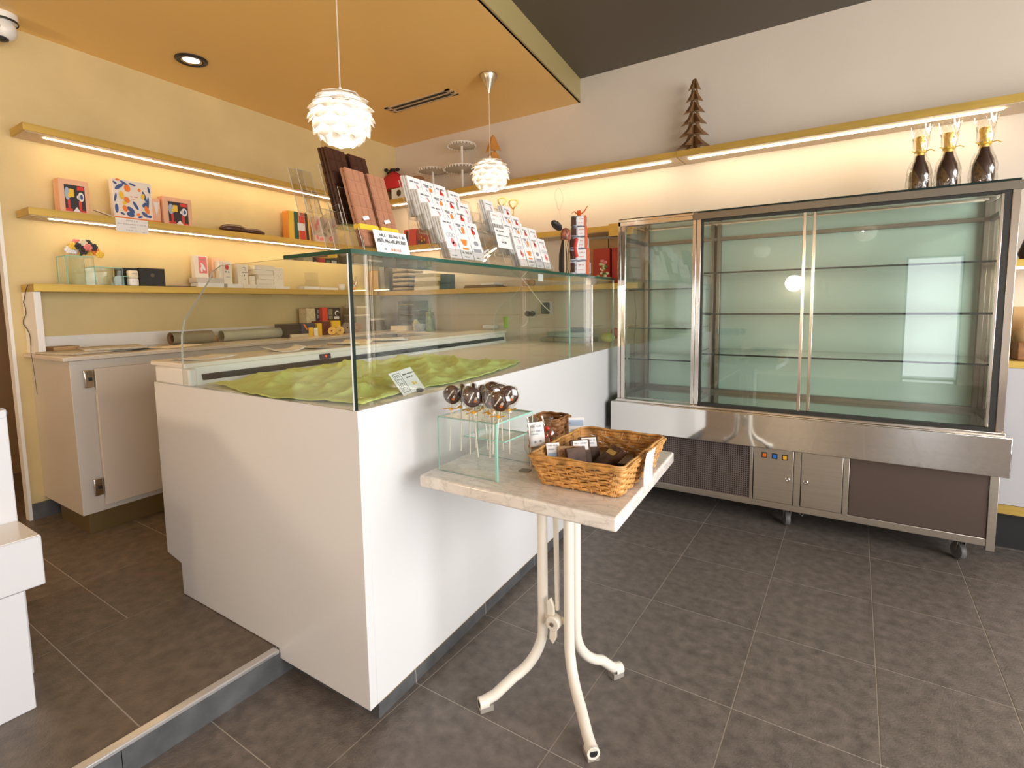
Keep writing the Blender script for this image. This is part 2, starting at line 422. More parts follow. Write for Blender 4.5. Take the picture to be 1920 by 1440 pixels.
for k in range(20):
    a0, a1 = 2 * PI * k / 20, 2 * PI * (k + 1) / 20
    fc.poly(mb, [(.004 + .004 * math.cos(a0), .0085 + .0062 * math.sin(a0)), (.004 + .004 * math.cos(a1), .0085 + .0062 * math.sin(a1)), (.004 + .0022 * math.cos(a1), .0085 + .004 * math.sin(a1)), (.004 + .0022 * math.cos(a0), .0085 + .004 * math.sin(a0))], .001)
mb.build('digit', mat('red_led', (.9, .05, .05), .5, emit=(1, .05, .04), estr=3), dsp, smooth=False)
# glass
mb = MB(sk); glass_panel(mb, UR - .016, Y0 + .004, CT - .004, UR - .008, 2.52, GT - .012, 'x'); mb.build('front_glass', [M_glass, M_edge_l], ctr, smooth=False)
mb = MB(sk); glass_panel(mb, UR - .016, 2.523, CT - .004, UR - .008, Y1 - .01, GT - .012, 'x'); mb.build('front_glass', [M_glass, M_edge_l], ctr, smooth=False)
mb = MB(sk); glass_panel(mb, UR - .305, Y0 + .002, GT - .012, UR - .002, Y1, GT, 'z'); mb.build('glass_top', [M_glass_g, M_edge], ctr, smooth=False)
mb = MB(); ue = -1.152 ; pr = [(-1.162, CT), (-1.162, GT - .012), (-1.80, GT - .012), (-1.86, GT - .03), (-1.885, GT - .06), (-2.075, 1.21), (-2.105, 1.15), (-2.112, 1.08), (-2.115, CT + .004)]
n = len(pr)
def end_glass(y, dx):
    mb = MB(); pp = [(a + dx, b) for a, b in pr]
    vs = [(a, y, b) for a, b in pp] + [(a, y + .007, b) for a, b in pp]
    mb.add(vs, [tuple(range(n)), tuple(range(n, 2 * n))[::-1]], mi=0)
    mb.add(vs, [(i, n + i, n + (i + 1) % n, (i + 1) % n) for i in range(n)], mi=1)
    return mb.build('end_glass', [M_glass, M_acr_e], ctr, smooth=False)
end_glass(Y0 - .004, 0); end_glass(Y1 - .03, S * 2.27)
mb = MB(sk); mb.cyl((UR - .02, 2.88, CT), (UR - .02, 2.88, GT - .012), .006, 8); mb.box(UR - .035, 2.83, GT - .05, UR - .006, 2.93, GT - .013, mi=1)
mb.build('glass_bracket', [M_steel_tr, M_steel_br], ctr)
mb = MB(sk); mb.box(UR - .014, Y0 + .001, CT, UR - .006, Y0 + .008, GT - .012); mb.build('corner_edge', M_edge_b, ctr)

# green cloth lying on the deck
def cloth(u, v):
    y = 1.00 + v * 1.20 + .03 * math.sin(7 * u + 1)
    xl = UL + .285 + .55 * max(0, v - .72) ** 1 + .05 * max(0, math.sin(11 * v + .4)) + .02 * math.sin(31 * v)
    xr = UR - .045 - .05 * v - .02 * math.sin(9 * v) - .42 * max(0, v - .86)
    if v > .55: xl += .10 * min(1, (v - .55) / .03)
    x = xl + (xr - xl) * u
    r = random.Random(3)
    h = 0
    for k in range(9):
        a = r.uniform(0, PI); f = r.uniform(4, 13); ph = r.uniform(0, 6)
        t = math.sin(f * (x * math.cos(a) + y * math.sin(a)) * 1.9 + ph + 1.2 * math.sin(3 * x + 2 * y + k))
        h += .0085 * (1 - abs(t)) ** 2.6
    e = min(1, 9 * min(u, 1 - u, v, 1 - v))
    z = CT + .002 + max(.0015, (h + .012 * math.exp(-((u - .08) / .12) ** 2)) * (.25 + .75 * e))
    return sk((x, y, z))
mb = MB(); mb.grid(cloth, 90, 110)
solo('cloth', mb, M_cloth, 'crumpled lime green cloth spread over the empty display deck', 'cloth', solid=.002)

# price card in the case
f0 = at_s(757, 741, UR - .05); g = thing('price_card', 'white price card with black clip, leaning on green cloth behind the case glass', 'price card', (f0[0], f0[1], CT))
fc = Face(Vector(f0) + Vector((0, 0, -.002)), (S * .9 + .1, .93, .12), (-.55, -.18, .78))
mb = MB(); w_, h_ = .098, .088
mb.add([fc.P(0, 0, 0), fc.P(w_, 0, 0), fc.P(w_, h_, 0), fc.P(0, h_, 0), fc.P(0, 0, -.0012), fc.P(w_, 0, -.0012), fc.P(w_, h_, -.0012), fc.P(0, h_, -.0012)], [(0, 1, 2, 3), (7, 6, 5, 4), (0, 4, 5, 1), (1, 5, 6, 2), (2, 6, 7, 3), (3, 7, 4, 0)])
mb.build('card', M_paper, g, smooth=False)
mb = MB()
for a0, b0, a1, b1 in ((.008, .008, .0095, .08), (.038, .008, .0395, .08), (.008, .0785, .0395, .08), (.008, .008, .0395, .0095)): fc.rect(mb, a0, b0, a1, b1)
for k in range(4):
    b = .014 + k * .016
    fc.rect(mb, .014, b, .0155, b + .012); fc.rect(mb, .014, b + .0105, .032, b + .012); fc.rect(mb, .0305, b + (.004 if k % 2 else 0), .032, b + .012)
    if k % 2: fc.rect(mb, .022, b, .0235, b + .012)
fc.text(mb, .047, .066, .045, .005, R); fc.text(mb, .055, .053, .028, .005, R)
mb.build('lettering', M_ink, g, smooth=False)
mb = MB(); fc.rect(mb, .064, .024, .071, .036); fc.disc(mb, .078, .028, .004, .004); mb.build('printed_pasta', M_yellow, g, smooth=False)
mb = MB(); mb.ball(fc.P(.07, -.001, .002), .016, .012, .008, 10); mb.build('clip', M_blackpl, g)

# ------------------------------------------------------------ things on the ledge of the counter
def flatbox(name, label, cat, p0, p1, w, h, mtl, group=None, bev=.001):
    """box lying along p0-p1 (left edge), w to the right, h high"""
    p0 = Vector(p0); p1 = Vector(p1); d = (p1 - p0); L = d.length; d.normalize(); nrm = Vector((d.y, -d.x, 0))
    mb = MB(); z = p0.z
    pts = [p0, p1, p1 + nrm * w, p0 + nrm * w]
    mb.prism([(p.x, p.y) for p in pts], z, z + h)
    return solo(name, mb, mtl, label, cat, group, bev=bev)
LZ = 1.0445
def sheet(label, cx, cy, w, l, rot, z, cat='paper', name='paper_sheet', mtl=None, curl=.006, group=None):
    def fn(u, v):
        x = (u - .5) * w; y = (v - .5) * l; c, q = math.cos(rot), math.sin(rot)
        return (cx + x * c - y * q, cy + x * q + y * c, z + .0005 + curl * (2 * abs(v - .5)) ** 3)
    mb = MB(); mb.grid(fn, 4, 10); return solo(name, mb, mtl or M_paper, label, cat, group, solid=.0012)
sheet('white paper sheet on the near end of the counter ledge', UL + .10 + S * 1.12, 1.12, .16, .22, .2, LZ)
sheet('peaked white paper on the ledge above the left end of the slot', UL + .12 + S * 1.52, 1.50, .17, .16, -.3, LZ, curl=.02)
sheet('grey leaflet lying on the counter ledge above the red display', UL + .16 + S * 1.75, 1.70, .12, .2, .3, LZ, mtl=mat('grey_leaflet', (.42, .40, .40), .6), name='leaflet', cat='leaflet')
sheet('curved cream paper lying across the middle of the counter ledge', UL + .12 + S * 1.95, 1.93, .17, .25, .5, LZ, curl=.016, mtl=M_paper_c)
sheet('pale paper behind the glass corner on the counter ledge', UL + .12 + S * 2.25, 2.23, .2, .2, .9, LZ, curl=.01)
p = at_z(905, 616, LZ); q = at_z(940, 612, LZ)
g = thing('small_carton', 'small white carton lying in front of the lime green tub', 'box', (p[0], p[1], LZ))
mb = MB(); mb.prism([(p[0], p[1] - .0), (p[0] + .115, p[1] + .02), (p[0] + .105, p[1] + .08), (p[0] - .01, p[1] + .06)], LZ, LZ + .03); mb.build('carton_body', M_paper, g, bev=.001)
fc = Face((p[0], p[1], LZ), (.115, .02, 0), (0, 0, 1)); mb = MB(); fc.text(mb, .012, .012, .07, .007, R); mb.build('lettering', M_greyink, g, smooth=False)
p = at_z(942, 616, LZ)
mb = MB(); mb.lathe([(.026, 0), (.03, .005), (.031, .088)], 20, Matrix.Translation((p[0] + .01, p[1] + .06, LZ)))
g = thing('tub', 'lime green round tub on the far end of the counter ledge', 'tub', (p[0] + .01, p[1] + .06, LZ)); mb.build('tub_body', M_lime, g)
mb = MB(); mb.lathe([(.034, .086), (.034, .098), (.033, .1)], 20, Matrix.Translation((p[0] + .01, p[1] + .06, LZ))); mb.build('lid', M_lime, g)

# ------------------------------------------------------------ marble topped bistro table
TZ = .745
TS = -.070
tb = thing('bistro_table', 'square marble topped bistro table on bent cream tube legs', 'table', (-.775, 1.40, 0))
mt = mat('veined_marble', (.80, .74, .67), .16, spec=.5)
nt = mt.node_tree; b = nt.nodes['Principled BSDF']; tc = nt.nodes['Texture Coordinate']
mp = nt.nodes.new('ShaderNodeMapping'); mp.inputs['Rotation'].default_value = (0, 0, .5); mp.inputs['Scale'].default_value = (3.4, 6.5, 5)
n1 = nt.nodes.new('ShaderNodeTexNoise'); n1.inputs['Scale'].default_value = 3.2; n1.inputs['Detail'].default_value = 9; n1.inputs['Distortion'].default_value = .6; n1.inputs['Roughness'].default_value = .6
rp = nt.nodes.new('ShaderNodeValToRGB'); cr = rp.color_ramp
cr.elements[0].position = .40; cr.elements[0].color = (.86, .82, .77, 1); cr.elements[1].position = .62; cr.elements[1].color = (.85, .80, .74, 1)
for pos, c in ((.46, (.82, .78, .72, 1)), (.492, (.67, .62, .57, 1)), (.515, (.78, .73, .67, 1)), (.56, (.84, .78, .72, 1))):
    e = cr.elements.new(pos); e.color = c
nt.links.new(tc.outputs['Object'], mp.inputs[0]); nt.links.new(mp.outputs[0], n1.inputs[0]); nt.links.new(n1.outputs[0], rp.inputs[0]); nt.links.new(rp.outputs[0], b.inputs['Base Color'])
mb = MB()
def rrect(x0, y0, x1, y1, r, n=4, sh=0):
    pts = []
    for cx, cy, a in ((x1 - r, y0 + r, -PI / 2), (x1 - r, y1 - r, 0), (x0 + r, y1 - r, PI / 2), (x0 + r, y0 + r, PI)):
        for k in range(n + 1):
            t = a + PI / 2 * k / n; x = cx + r * math.cos(t); y = cy + r * math.sin(t); pts.append((x + sh * (y - y0), y))
    return pts
mb.prism(rrect(-1.075, 1.128, -.450, 1.748, .008, sh=TS), TZ - .036, TZ)
mb.build('tabletop', mt, tb, bev=.006, seg=3)
cx, cy = -.755, 1.395
feet = [(-.925, 1.205), (-.553, 1.225), (-.618, 1.588)]
tops = [(-.80, 1.385), (-.70, 1.372), (-.705, 1.428)]
for i, ((fx, fy), (tx, ty)) in enumerate(zip(feet, tops)):
    dx, dy = fx - tx, fy - ty; L = math.hypot(dx, dy); ux, uy = dx / L, dy / L
    path = [(tx, ty, .705), (tx, ty, .45), (tx, ty, .26)]
    for k in range(1, 9):
        a = PI / 2 * k / 8 * .80; r = .15
        path.append((tx + ux * r * (1 - math.cos(a)), ty + uy * r * (1 - math.cos(a)), .22 - r * math.sin(a)))
    lx, ly, lz = path[-1]; d = math.hypot(fx - lx, fy - ly)
    path += [(lx + (fx - lx) * .55, ly + (fy - ly) * .55, lz + (.027 - lz) * .80), (fx, fy, .024)]
    mb = MB(); mb.tube(path, .0165, 14); l_ = mb.build('leg', M_cream, tb)
    mb = MB(); M = Matrix.Translation((fx, fy, 0)) @ Matrix.Rotation(math.atan2(uy, ux), 4, 'Z')
    mb.prism([(-.040, .0005), (.002, .0005), (.002, .014), (-.040, .02)], -.0165, .0165, 'y', M)
    mb.build('foot_cap', mat('grey_plastic_cap', (.30, .27, .24), .5), l_)
    mb = MB(); M2 = Matrix.Translation((fx + ux * .0005, fy + uy * .0005, .024)) @ Vector((ux, uy, 0)).to_track_quat('Z', 'Y').to_matrix().to_4x4()
    mb.lathe([(.0185, -.028), (.0188, .0015), (.012, .0017)], 14, M2, cap=False); mb.lathe([(.012, .0012), (.0001, .0012)], 14, M2, mi=1, cap=False)
    mb.build('end_sleeve', [M_cream, M_darkgap], l_)
mb = MB(); mb.box(-.83, 1.36, .685, -.67, 1.45, .708); mb.box(-.80, 1.38, .61, -.70, 1.386, .69); mb.box(-.99, 1.385, .69, -.52, 1.425, .709)
mb.build('top_bracket', M_cream, tb, bev=.004)
mb = MB(); mb.tube([(-.757, 1.40, .69), (-.757, 1.395, .60), (-.742, 1.375, .30)], [.012, .009, .007], 10); mb.build('locking_rod', M_cream, tb)
mb = MB(); mb.cyl((-.748, 1.35, .262), (-.748, 1.38, .262), .023, 16); mb.box(-.80, 1.375, .255, -.70, 1.385, .275)
kn = mb.build('knob', M_cream, tb, bev=.003)
mb = MB()
for s_ in (-1, 1):
    pts = [(-.010, 0), (.013, 0), (.012 * 1, s_ * .05), (0, s_ * .075), (-.013, s_ * .06)]
    if s_ < 0: pts = pts[::-1]
    mb.prism([(-.757 - .004 * s_ + a, .262 + c) for a, c in pts], 1.362, 1.374, 'y')
mb.build('wing', M_cream, kn, bev=.003)
mb = MB(); mb.cyl((-.748, 1.346, .262), (-.748, 1.352, .262), .007, 10); mb.build('bolt', M_steel_tr, kn)
# ------------------------------------------------------------ upright steel display fridge
FY = 3.10; FB = 3.60
fr = thing('display_fridge', 'tall polished steel display fridge with green glass and sliding doors on castors', 'display fridge', (-.33, 3.35, 0))
FX0, FX1 = -1.232, .570
mb = MB()
mb.box(-1.215, FY + .01, .155, FX1 - .045, FB, .62, mi=0)
mb.build('machine_housing', mat('dark_housing', (.008, .007, .006), .5), fr)
mb = MB(); mb.box(FX0, FY - .002, .118, FX1, FY + .05, .154); mb.box(FX0, FB - .04, .118, FX1, FB, .154); mb.box(FX0, FY, .118, FX0 + .04, FB, .154); mb.box(FX1 - .04, FY, .118, FX1, FB, .154)
mb.build('base_rail', M_steel_br, fr, bev=.002)
mb = MB()
for x0, x1 in ((FX0, FX0 + .03), (-.457, -.441), (-.240, -.208), (-.018, .007), (.538, .570)):
    mb = MB(); mb.box(x0, FY - .006, .150 if x1 < .56 else .10, x1, FY + .03, .48); mb.build('base_post', M_steel_br, fr, bev=.002)
# grilles
def grille(x0, x1, pitch, name='ventilation_grille'):
    mb = MB(); z0, z1 = .156, .47
    nx = int((x1 - x0) / pitch); nz = int((z1 - z0) / pitch)
    for i in range(nx + 1): x = x0 + i * (x1 - x0) / nx; mb.box(x - pitch * .19, FY + .001, z0, x + pitch * .19, FY + .0035, z1)
    for j in range(nz + 1): z = z0 + j * (z1 - z0) / nz; mb.box(x0, FY + .0005, z - pitch * .19, x1, FY + .003, z + pitch * .19)
    return mb.build(name, M_mesh_dk, fr, smooth=False)
grille(-1.20, -.46, .0115)
mb = MB(); mb.box(.010, FY + .0008, .156, .536, FY + .004, .47)
mp_ = mat('perforated_brown_sheet', (.105, .08, .068), .33, metal=.55)
nt = mp_.node_tree; b = nt.nodes['Principled BSDF']; tc = nt.nodes['Texture Coordinate']
vo = nt.nodes.new('ShaderNodeTexVoronoi'); vo.inputs['Scale'].default_value = 110; vo.inputs['Randomness'].default_value = 0
mpp = nt.nodes.new('ShaderNodeMapping'); mpp.inputs['Rotation'].default_value = (0, PI / 4, 0); rp = nt.nodes.new('ShaderNodeValToRGB')
rp.color_ramp.elements[0].position = .28; rp.color_ramp.elements[0].color = (.02, .014, .012, 1); rp.color_ramp.elements[1].position = .36; rp.color_ramp.elements[1].color = (.135, .10, .085, 1)
nt.links.new(tc.outputs['Object'], mpp.inputs[0]); nt.links.new(mpp.outputs[0], vo.inputs[0]); nt.links.new(vo.outputs[0], rp.inputs[0]); nt.links.new(rp.outputs[0], b.inputs['Base Color'])
mb.build('ventilation_panel', mp_, fr, smooth=False)
# control doors
for x0, x1, key, kz in ((-.436, -.243, -.269, .294), (-.205, -.021, -.184, .294)):
    mb = MB(); mb.box(x0, FY - .012, .158, x1, FY + .004, .462); dr = mb.build('service_door', M_steel_br, fr, bev=.0015)
    mb = MB(); M = Matrix.Translation((key, FY - .012, kz)) @ Matrix.Rotation(PI / 2, 4, 'X')
    mb.lathe([(.0125, 0), (.0125, .004), (.009, .007), (.004, .0072), (.0005, .0055)], 20, M); mb.build('lock', M_steel_tr, dr)
    if key < -.25:
        for bx, mm in ((-.384, mat('orange_switch', (.75, .16, .02), .3)), (-.334, mat('blue_switch', (.02, .16, .62), .3)), (-.285, mat('yellow_switch', (.85, .42, .02), .3))):
            mb = MB(); mb.box(bx - .014, FY - .014, .397, bx + .014, FY - .011, .427); sw = mb.build('switch', M_blackpl, dr, bev=.003)
            mb = MB(); mb.box(bx - .009, FY - .018, .402, bx + .009, FY - .013, .422); mb.build('button', mm, sw, bev=.0015)
# apron
M_steel_in = mat('dull_inner_steel', (.24, .215, .175), .35, metal=.9)
mb = MB(); AY = 3.035
mb.box(FX0 - .022, AY, .462, FX1 + .022, FB + .01, .640)
mb.build('apron', M_steel, fr, bev=.0035)
mb = MB(); mb.box(FX0 - .0, AY + .03, .640, FX1 + .004, FB, .654); mb.build('sill', M_steel_tr, fr, bev=.003)
# frame
mb = MB(); ZB, ZT = .654, 1.742
PY = FY - .01
for xa, xb, dy_ in ((FX0, FX0 + .018, 0), (FX0 + .020, FX0 + .046, .004), (-.787, -.768, 0), (-.766, -.742, .003), (FX1 - .028, FX1, 0)):
    mb = MB(); mb.box(xa, PY + dy_, ZB, xb, PY + .03, ZT); mb.build('front_post', M_steel_tr, fr, bev=.002)
mb = MB(); mb.box(FX0, PY, ZT - .036, -.787, PY + .04, ZT); mb.box(FX0, PY - .004, ZT - .012, -.76, PY + .03, ZT + .004)
mb.build('top_rail', M_steel_tr, fr, bev=.003)
mb = MB(); mb.box(-.785, PY - .006, ZT - .038, FX1 + .008, PY + .03, ZT - .001); mb.build('door_rail', M_steel_in, fr, bev=.002)
mb = MB(); mb.box(-.745, PY + .002, ZB, FX1 - .028, PY + .032, ZB + .014); mb.box(-.742, PY + .008, ZB, -.732, PY + .03, ZT - .03); mb.box(FX1 - .060, PY + .004, ZB, FX1 - .028, PY + .034, ZT - .03); mb.box(-.74, PY + .006, ZT - .05, FX1 - .03, PY + .03, ZT - .037)
mb.build('door_gasket', M_darkgap, fr)
# rear and side glazing
M_steel_in = mat('dull_inner_steel', (.24, .215, .175), .35, metal=.9)
mb = MB(); mb.box(FX0 + .03, FB - .012, ZB, -.80, FB, ZT - .01); mb.box(-.775, FB - .012, ZB, FX1 - .03, FB, ZT - .01); mb.build('back_pane', M_backglass, fr, smooth=False)
mb = MB()
for x in (FX0 + .014, -.79, -.752, FX1 - .045):
    mb.box(x, FB - .05, ZB, x + .022, FB - .012, ZT - .01)
for z in (1.628,): mb.box(FX0 + .02, FB - .045, z, FX1 - .03, FB - .012, z + .022)
mb.box(FX0 + .02, FB - .06, ZB, FX1 - .03, FB - .02, ZB + .028)
mb.build('rear_frame', M_steel_in, fr, bev=.002)
for x, side in ((FX0 + .006, 0), (-.766, 1), (FX1 - .014, 2)):
    mb = MB(); glass_panel(mb, x, PY + .03, ZB, x + .006, FB - .02, ZT - .02, 'x'); mb.build('side_glass', [M_glass_g, M_edge_b], fr, smooth=False)
mb = MB()
for x in (FX0 + .002, FX1 - .026):
    mb = MB(); mb.box(x, PY + .03, 1.628, x + .024, FB - .02, 1.65); mb.box(x, PY + .03, ZB, x + .024, FB - .02, ZB + .02); mb.box(x, FB - .03, ZB, x + .024, FB, ZT); mb.build('side_frame', M_steel_in, fr, bev=.002)
mb = MB(); mb.box(-.79, PY + .03, ZB, -.765, FB - .02, ZB + .02); mb.box(-.79, PY + .03, 1.628, -.775, FB - .02, 1.645)
mb.build('middle_frame', M_steel_in, fr, bev=.002)
mb = MB(); mb.box(FX0 + .03, PY + .04, ZB, FX1 - .03, FB - .05, ZB + .006); mb.build('cabinet_floor', mat('mirror_floor', (.42, .46, .42), .12, metal=.9), fr, smooth=False)
mb = MB(); glass_panel(mb, FX0 + .004, PY + .01, ZT - .002, FX1, FB, ZT + .010, 'z'); mb.build('glass_roof', [M_glass_g, M_edge_b], fr, smooth=False)
# shelves
for z in (1.320, 1.086, .895):
    mb = MB(); glass_panel(mb, FX0 + .05, PY + .05, z, -.795, FB - .055, z + .008, 'z'); mb.build('shelf', [M_glass_g, M_edge_b], fr, smooth=False)
for z in (1.403, 1.171, .940):
    mb = MB(); glass_panel(mb, -.735, PY + .055, z, FX1 - .055, FB - .055, z + .009, 'z'); mb.build('shelf', [M_glass_g, M_edge_b], fr, smooth=False)
# glazing of the small bay and the two sliding doors
mb = MB(); glass_panel(mb, FX0 + .045, PY + .012, ZB, -.787, PY + .018, ZT - .036, 'y'); mb.build('fixed_pane', [M_glass_g, M_edge_b], fr, smooth=False)
for k, (x0, x1, y) in enumerate(((-.735, -.182, PY + .022), (-.232, FX1 - .062, PY + .012))):
    mb = MB(); glass_panel(mb, x0, y, ZB + .014, x1, y + .006, ZT - .05, 'y'); d = mb.build('sliding_door', [M_glass_g, M_edge_b], fr, smooth=False)
    mb = MB(); xx = (-.197, -.240)[k]; mb.box(xx, y - .006, ZB + .014, xx + .015, y + .010, ZT - .05); mb.build('door_stile', M_steel_tr, d, bev=.002)
mb = MB(); mb.box(FX1 - .064, PY + .0, ZB + .016, FX1 - .052, PY + .02, ZT - .05); mb.build('end_stile', M_steel_tr, fr, bev=.002)
# castors
def castor(x, y, a):
    mb = MB(); M = Matrix.Translation((x, y, 0)) @ Matrix.Rotation(a, 4, 'Z')
    mb.prism([(-.024, .118), (.024, .118), (.030, .045), (.016, .040), (.004, .09), (-.02, .10)], -.020, -.016, 'x', M)
    mb.prism([(-.024, .118), (.024, .118), (.030, .045), (.016, .040), (.004, .09), (-.02, .10)], .016, .020, 'x', M); mb.box(-.03, -.03, .112, .03, .03, .118, M)
    c = mb.build('castor', M_steel_br, fr)
    mb = MB(); M2 = M @ Matrix.Translation((0, .022, .042)) @ Matrix.Rotation(PI / 2, 4, 'Y')
    mb.lathe([(.012, -.013), (.030, -.013), (.038, -.012), (.041, -.006), (.041, .006), (.038, .012), (.030, .013), (.012, .013)], 24, M2)
    mb.build('wheel', mat('grey_rubber_tyre', (.12, .12, .12), .5), c)
for x, y, a in ((.47, 3.17, .5), (-.27, 3.18, .35), (-1.16, 3.18, -.2), (.47, 3.52, .9), (-1.16, 3.52, .3)): castor(x, y, a)
mb = MB(); mb.tube([(-.24, 3.2, .118), (-.22, 3.19, .09), (-.20, 3.19, .07), (-.19, 3.2, .10), (-.19, 3.22, .118)], .003, 6); mb.build('hanging_cable', M_greypl, fr)

# ------------------------------------------------------------ wall shelves with light strips
def lshelf(name, label, z0, z1, y0, y1, d, led=True):
    t = thing(name, label, 'shelf', (lw(d / 2, (y0 + y1) / 2), (y0 + y1) / 2, z0))
    mb = MB(); mb.prism([(lw(0, y0), y0), (lw(d, y0), y0), (lw(d, y1), y1), (lw(0, y1), y1)], z0, z1); mb.build('board', M_brass, t, bev=.001)
    if led:
        mb = MB(); a, b2 = y0 + .01, y1 - .01; mb.prism([(lw(.004, a), a), (lw(d - .008, a), a), (lw(d - .008, b2), b2), (lw(.004, b2), b2)], z0 - .003, z0 - .0002); mb.build('underside', M_shelfunder, t)
        a = y0 + .10; mb = MB(); mb.prism([(lw(d - .070, a), a), (lw(d - .060, a), a), (lw(d - .060, b2), b2), (lw(d - .070, b2), b2)], z0 - .007, z0 - .0032); mb.build('light_strip', M_led, t, bev=.002)
    return t
lshelf('wall_shelf', 'topmost brass shelf on the gold wall, nothing on it, glowing underneath', 2.172, 2.210, .975, 3.48, .20)
lshelf('wall_shelf', 'middle brass shelf on the gold wall, carrying the framed gift boxes', 1.747, 1.785, .965, 3.48, .20)
lshelf('wall_shelf', 'lowest brass shelf on the gold wall, above the worktop', 1.352, 1.392, .955, 3.48, .20, led=False)
def bshelf(label, z0, z1, x0, x1, d, leds):
    t = thing('wall_shelf', label, 'shelf', ((x0 + x1) / 2, YB - d / 2, z0))
    mb = MB(); mb.box(x0, YB - d, z0, x1, YB, z1); mb.build('board', M_brass, t, bev=.001)
    if leds:
        mb = MB(); mb.box(x0 + .01, YB - d + .008, z0 - .003, x1 - .0, YB - .004, z0 - .0002); mb.build('underside', M_shelfunder, t)
    for a, b2 in leds:
        mb = MB(); mb.box(a, YB - d + .058, z0 - .009, b2, YB - d + .075, z0 - .0032); mb.build('light_strip', M_led, t, bev=.002)
    return t
bshelf('high brass shelf on the white wall, from the corner to the dark tree', 2.172, 2.210, -3.95, -1.005, .22, [(-3.6, -1.06)])
bshelf('long brass shelf high on the white wall, right length above the fridge', 2.172, 2.210, -1.003, .95, .22, [(-.94, .57)])
bshelf('brass shelf on the white wall behind the card racks, under the glowing one', 1.745, 1.783, -3.95, -1.25, .22, [(-3.6, -2.75)])
bshelf('low brass shelf on the white wall, seen through the glass case', 1.345, 1.385, -3.95, -1.25, .22, [])
# brass drawer front box beside the fridge
p = at_y(1140, 415, 3.40); q = at_y(1163, 440, 3.40)
# ------------------------------------------------------------ rear base cabinet with worktop
WZ = 1.022
cb = thing('base_cabinet', 'greige base cabinet under the worktop along the gold wall', 'cabinet', (-3.5, 1.0, .095))
fd = .555                                      # depth from the wall
def fw(y): return lw(fd, y)
mb = MB(); mb.prism([(lw(.0, .965), .965), (lw(fd, .965), .965), (lw(fd, 3.60), 3.60), (lw(0, 3.60), 3.60)], .212, WZ - .022); mb.build('carcass', M_lam_grey, cb, bev=.0015)
mb = MB(); mb.prism([(lw(.12, 1.0), 1.0), (lw(fd - .04, 1.0), 1.0), (lw(fd - .04, 3.58), 3.58), (lw(.12, 3.58), 3.58)], .095, .212); mb.build('plinth', M_brass_dk, cb)
def wallpt(px, py, d): return onpl(px, py, (LW + d, 0, 0), (1, -S, 0))
d0 = wallpt(179, 683, fd + .02); d1 = wallpt(197, 947, fd + .02)
dy = (d0[1] + d1[1]) / 2
mb = MB(); a, b2 = dy, dy + .72
mb.prism([(lw(fd + .004, a), a), (lw(fd + .026, a), a), (lw(fd + .026, b2), b2), (lw(fd + .004, b2), b2)], .245, .955)
dr = mb.build('door', mat('beige_door_laminate', (.60, .52, .44), .42), cb, bev=.002)
for z in (.86, .30):
    mb = MB(); mb.prism([(lw(fd + .001, a - .045), a - .045), (lw(fd + .018, a - .045), a - .045), (lw(fd + .018, a - .004), a - .004), (lw(fd + .001, a - .004), a - .004)], z, z + .09)
    h_ = mb.build('hinge', M_steel_tr, dr, bev=.004)
    mb = MB(); mb.prism([(lw(fd + .017, a - .03), a - .03), (lw(fd + .021, a - .03), a - .03), (lw(fd + .021, a - .012), a - .012), (lw(fd + .017, a - .012), a - .012)], z + .035, z + .052); mb.build('hinge_slot', M_black, h_)
a = dy + .724; b2 = 3.55
for a, b2 in ((dy + .724, dy + 1.35), (dy + 1.354, 3.55)):
    mb = MB(); mb.prism([(lw(fd + .004, a), a), (lw(fd + .026, a), a), (lw(fd + .026, b2), b2), (lw(fd + .004, b2), b2)], .245, .955)
    mb.build('door', M_lam_grey, cb, bev=.002)
mb = MB(); mb.prism([(lw(.0, .935), .935), (lw(fd + .025, .935), .935), (lw(fd + .025, 3.64), 3.64), (lw(0, 3.64), 3.64)], WZ - .02, WZ)
solo('worktop', mb, mat('pale_stone_worktop', (.66, .58, .50), .2, noise=(3, .05, 3)), 'pale stone worktop running along the gold wall on the greige cabinet', 'worktop', bev=.003)
mb = MB(); mb.prism([(lw(.0, 1.0), 1.0), (lw(.014, 1.0), 1.0), (lw(.014, 3.05), 3.05), (lw(0, 3.05), 3.05)], WZ + .0005, WZ + .085)
solo('upstand', mb, M_lam, 'low white upstand at the back of the worktop under the gold wall', 'upstand')
mb = MB(); mb.prism([(lw(.0, .955), .955), (lw(.185, .955), .955), (lw(.185, .985), .985), (lw(0, .985), .985)], WZ + .0005, 1.3515)
solo('shelf_support', mb, M_lam, 'white upright panel between worktop and lowest brass shelf at the left end', 'panel', bev=.0015)
# thin cable down the side
def wp(px, py, d=.0): return tuple(wallpt(px, py, d))
yy = .950
cpts = [tuple(at_y(px_, py_, yy)) for px_, py_ in ((52, 534), (48, 546), (46, 558), (44, 567), (48, 578), (49, 588), (44, 600), (44, 608), (50, 616), (55, 625), (57, 634), (58, 648))]
mb = MB(); mb.tube(cpts, .0022, 6)
cpts2 = [tuple(at_y(px_, py_, .93)) for px_, py_ in ((58, 648), (58, 660), (63, 690), (70, 740))]
mb.tube(cpts2, .0015, 6)
solo('cable', mb, mat('brown_cable', (.10, .07, .05), .5), 'thin dark cable hanging down beside the white upright panel', 'cable')

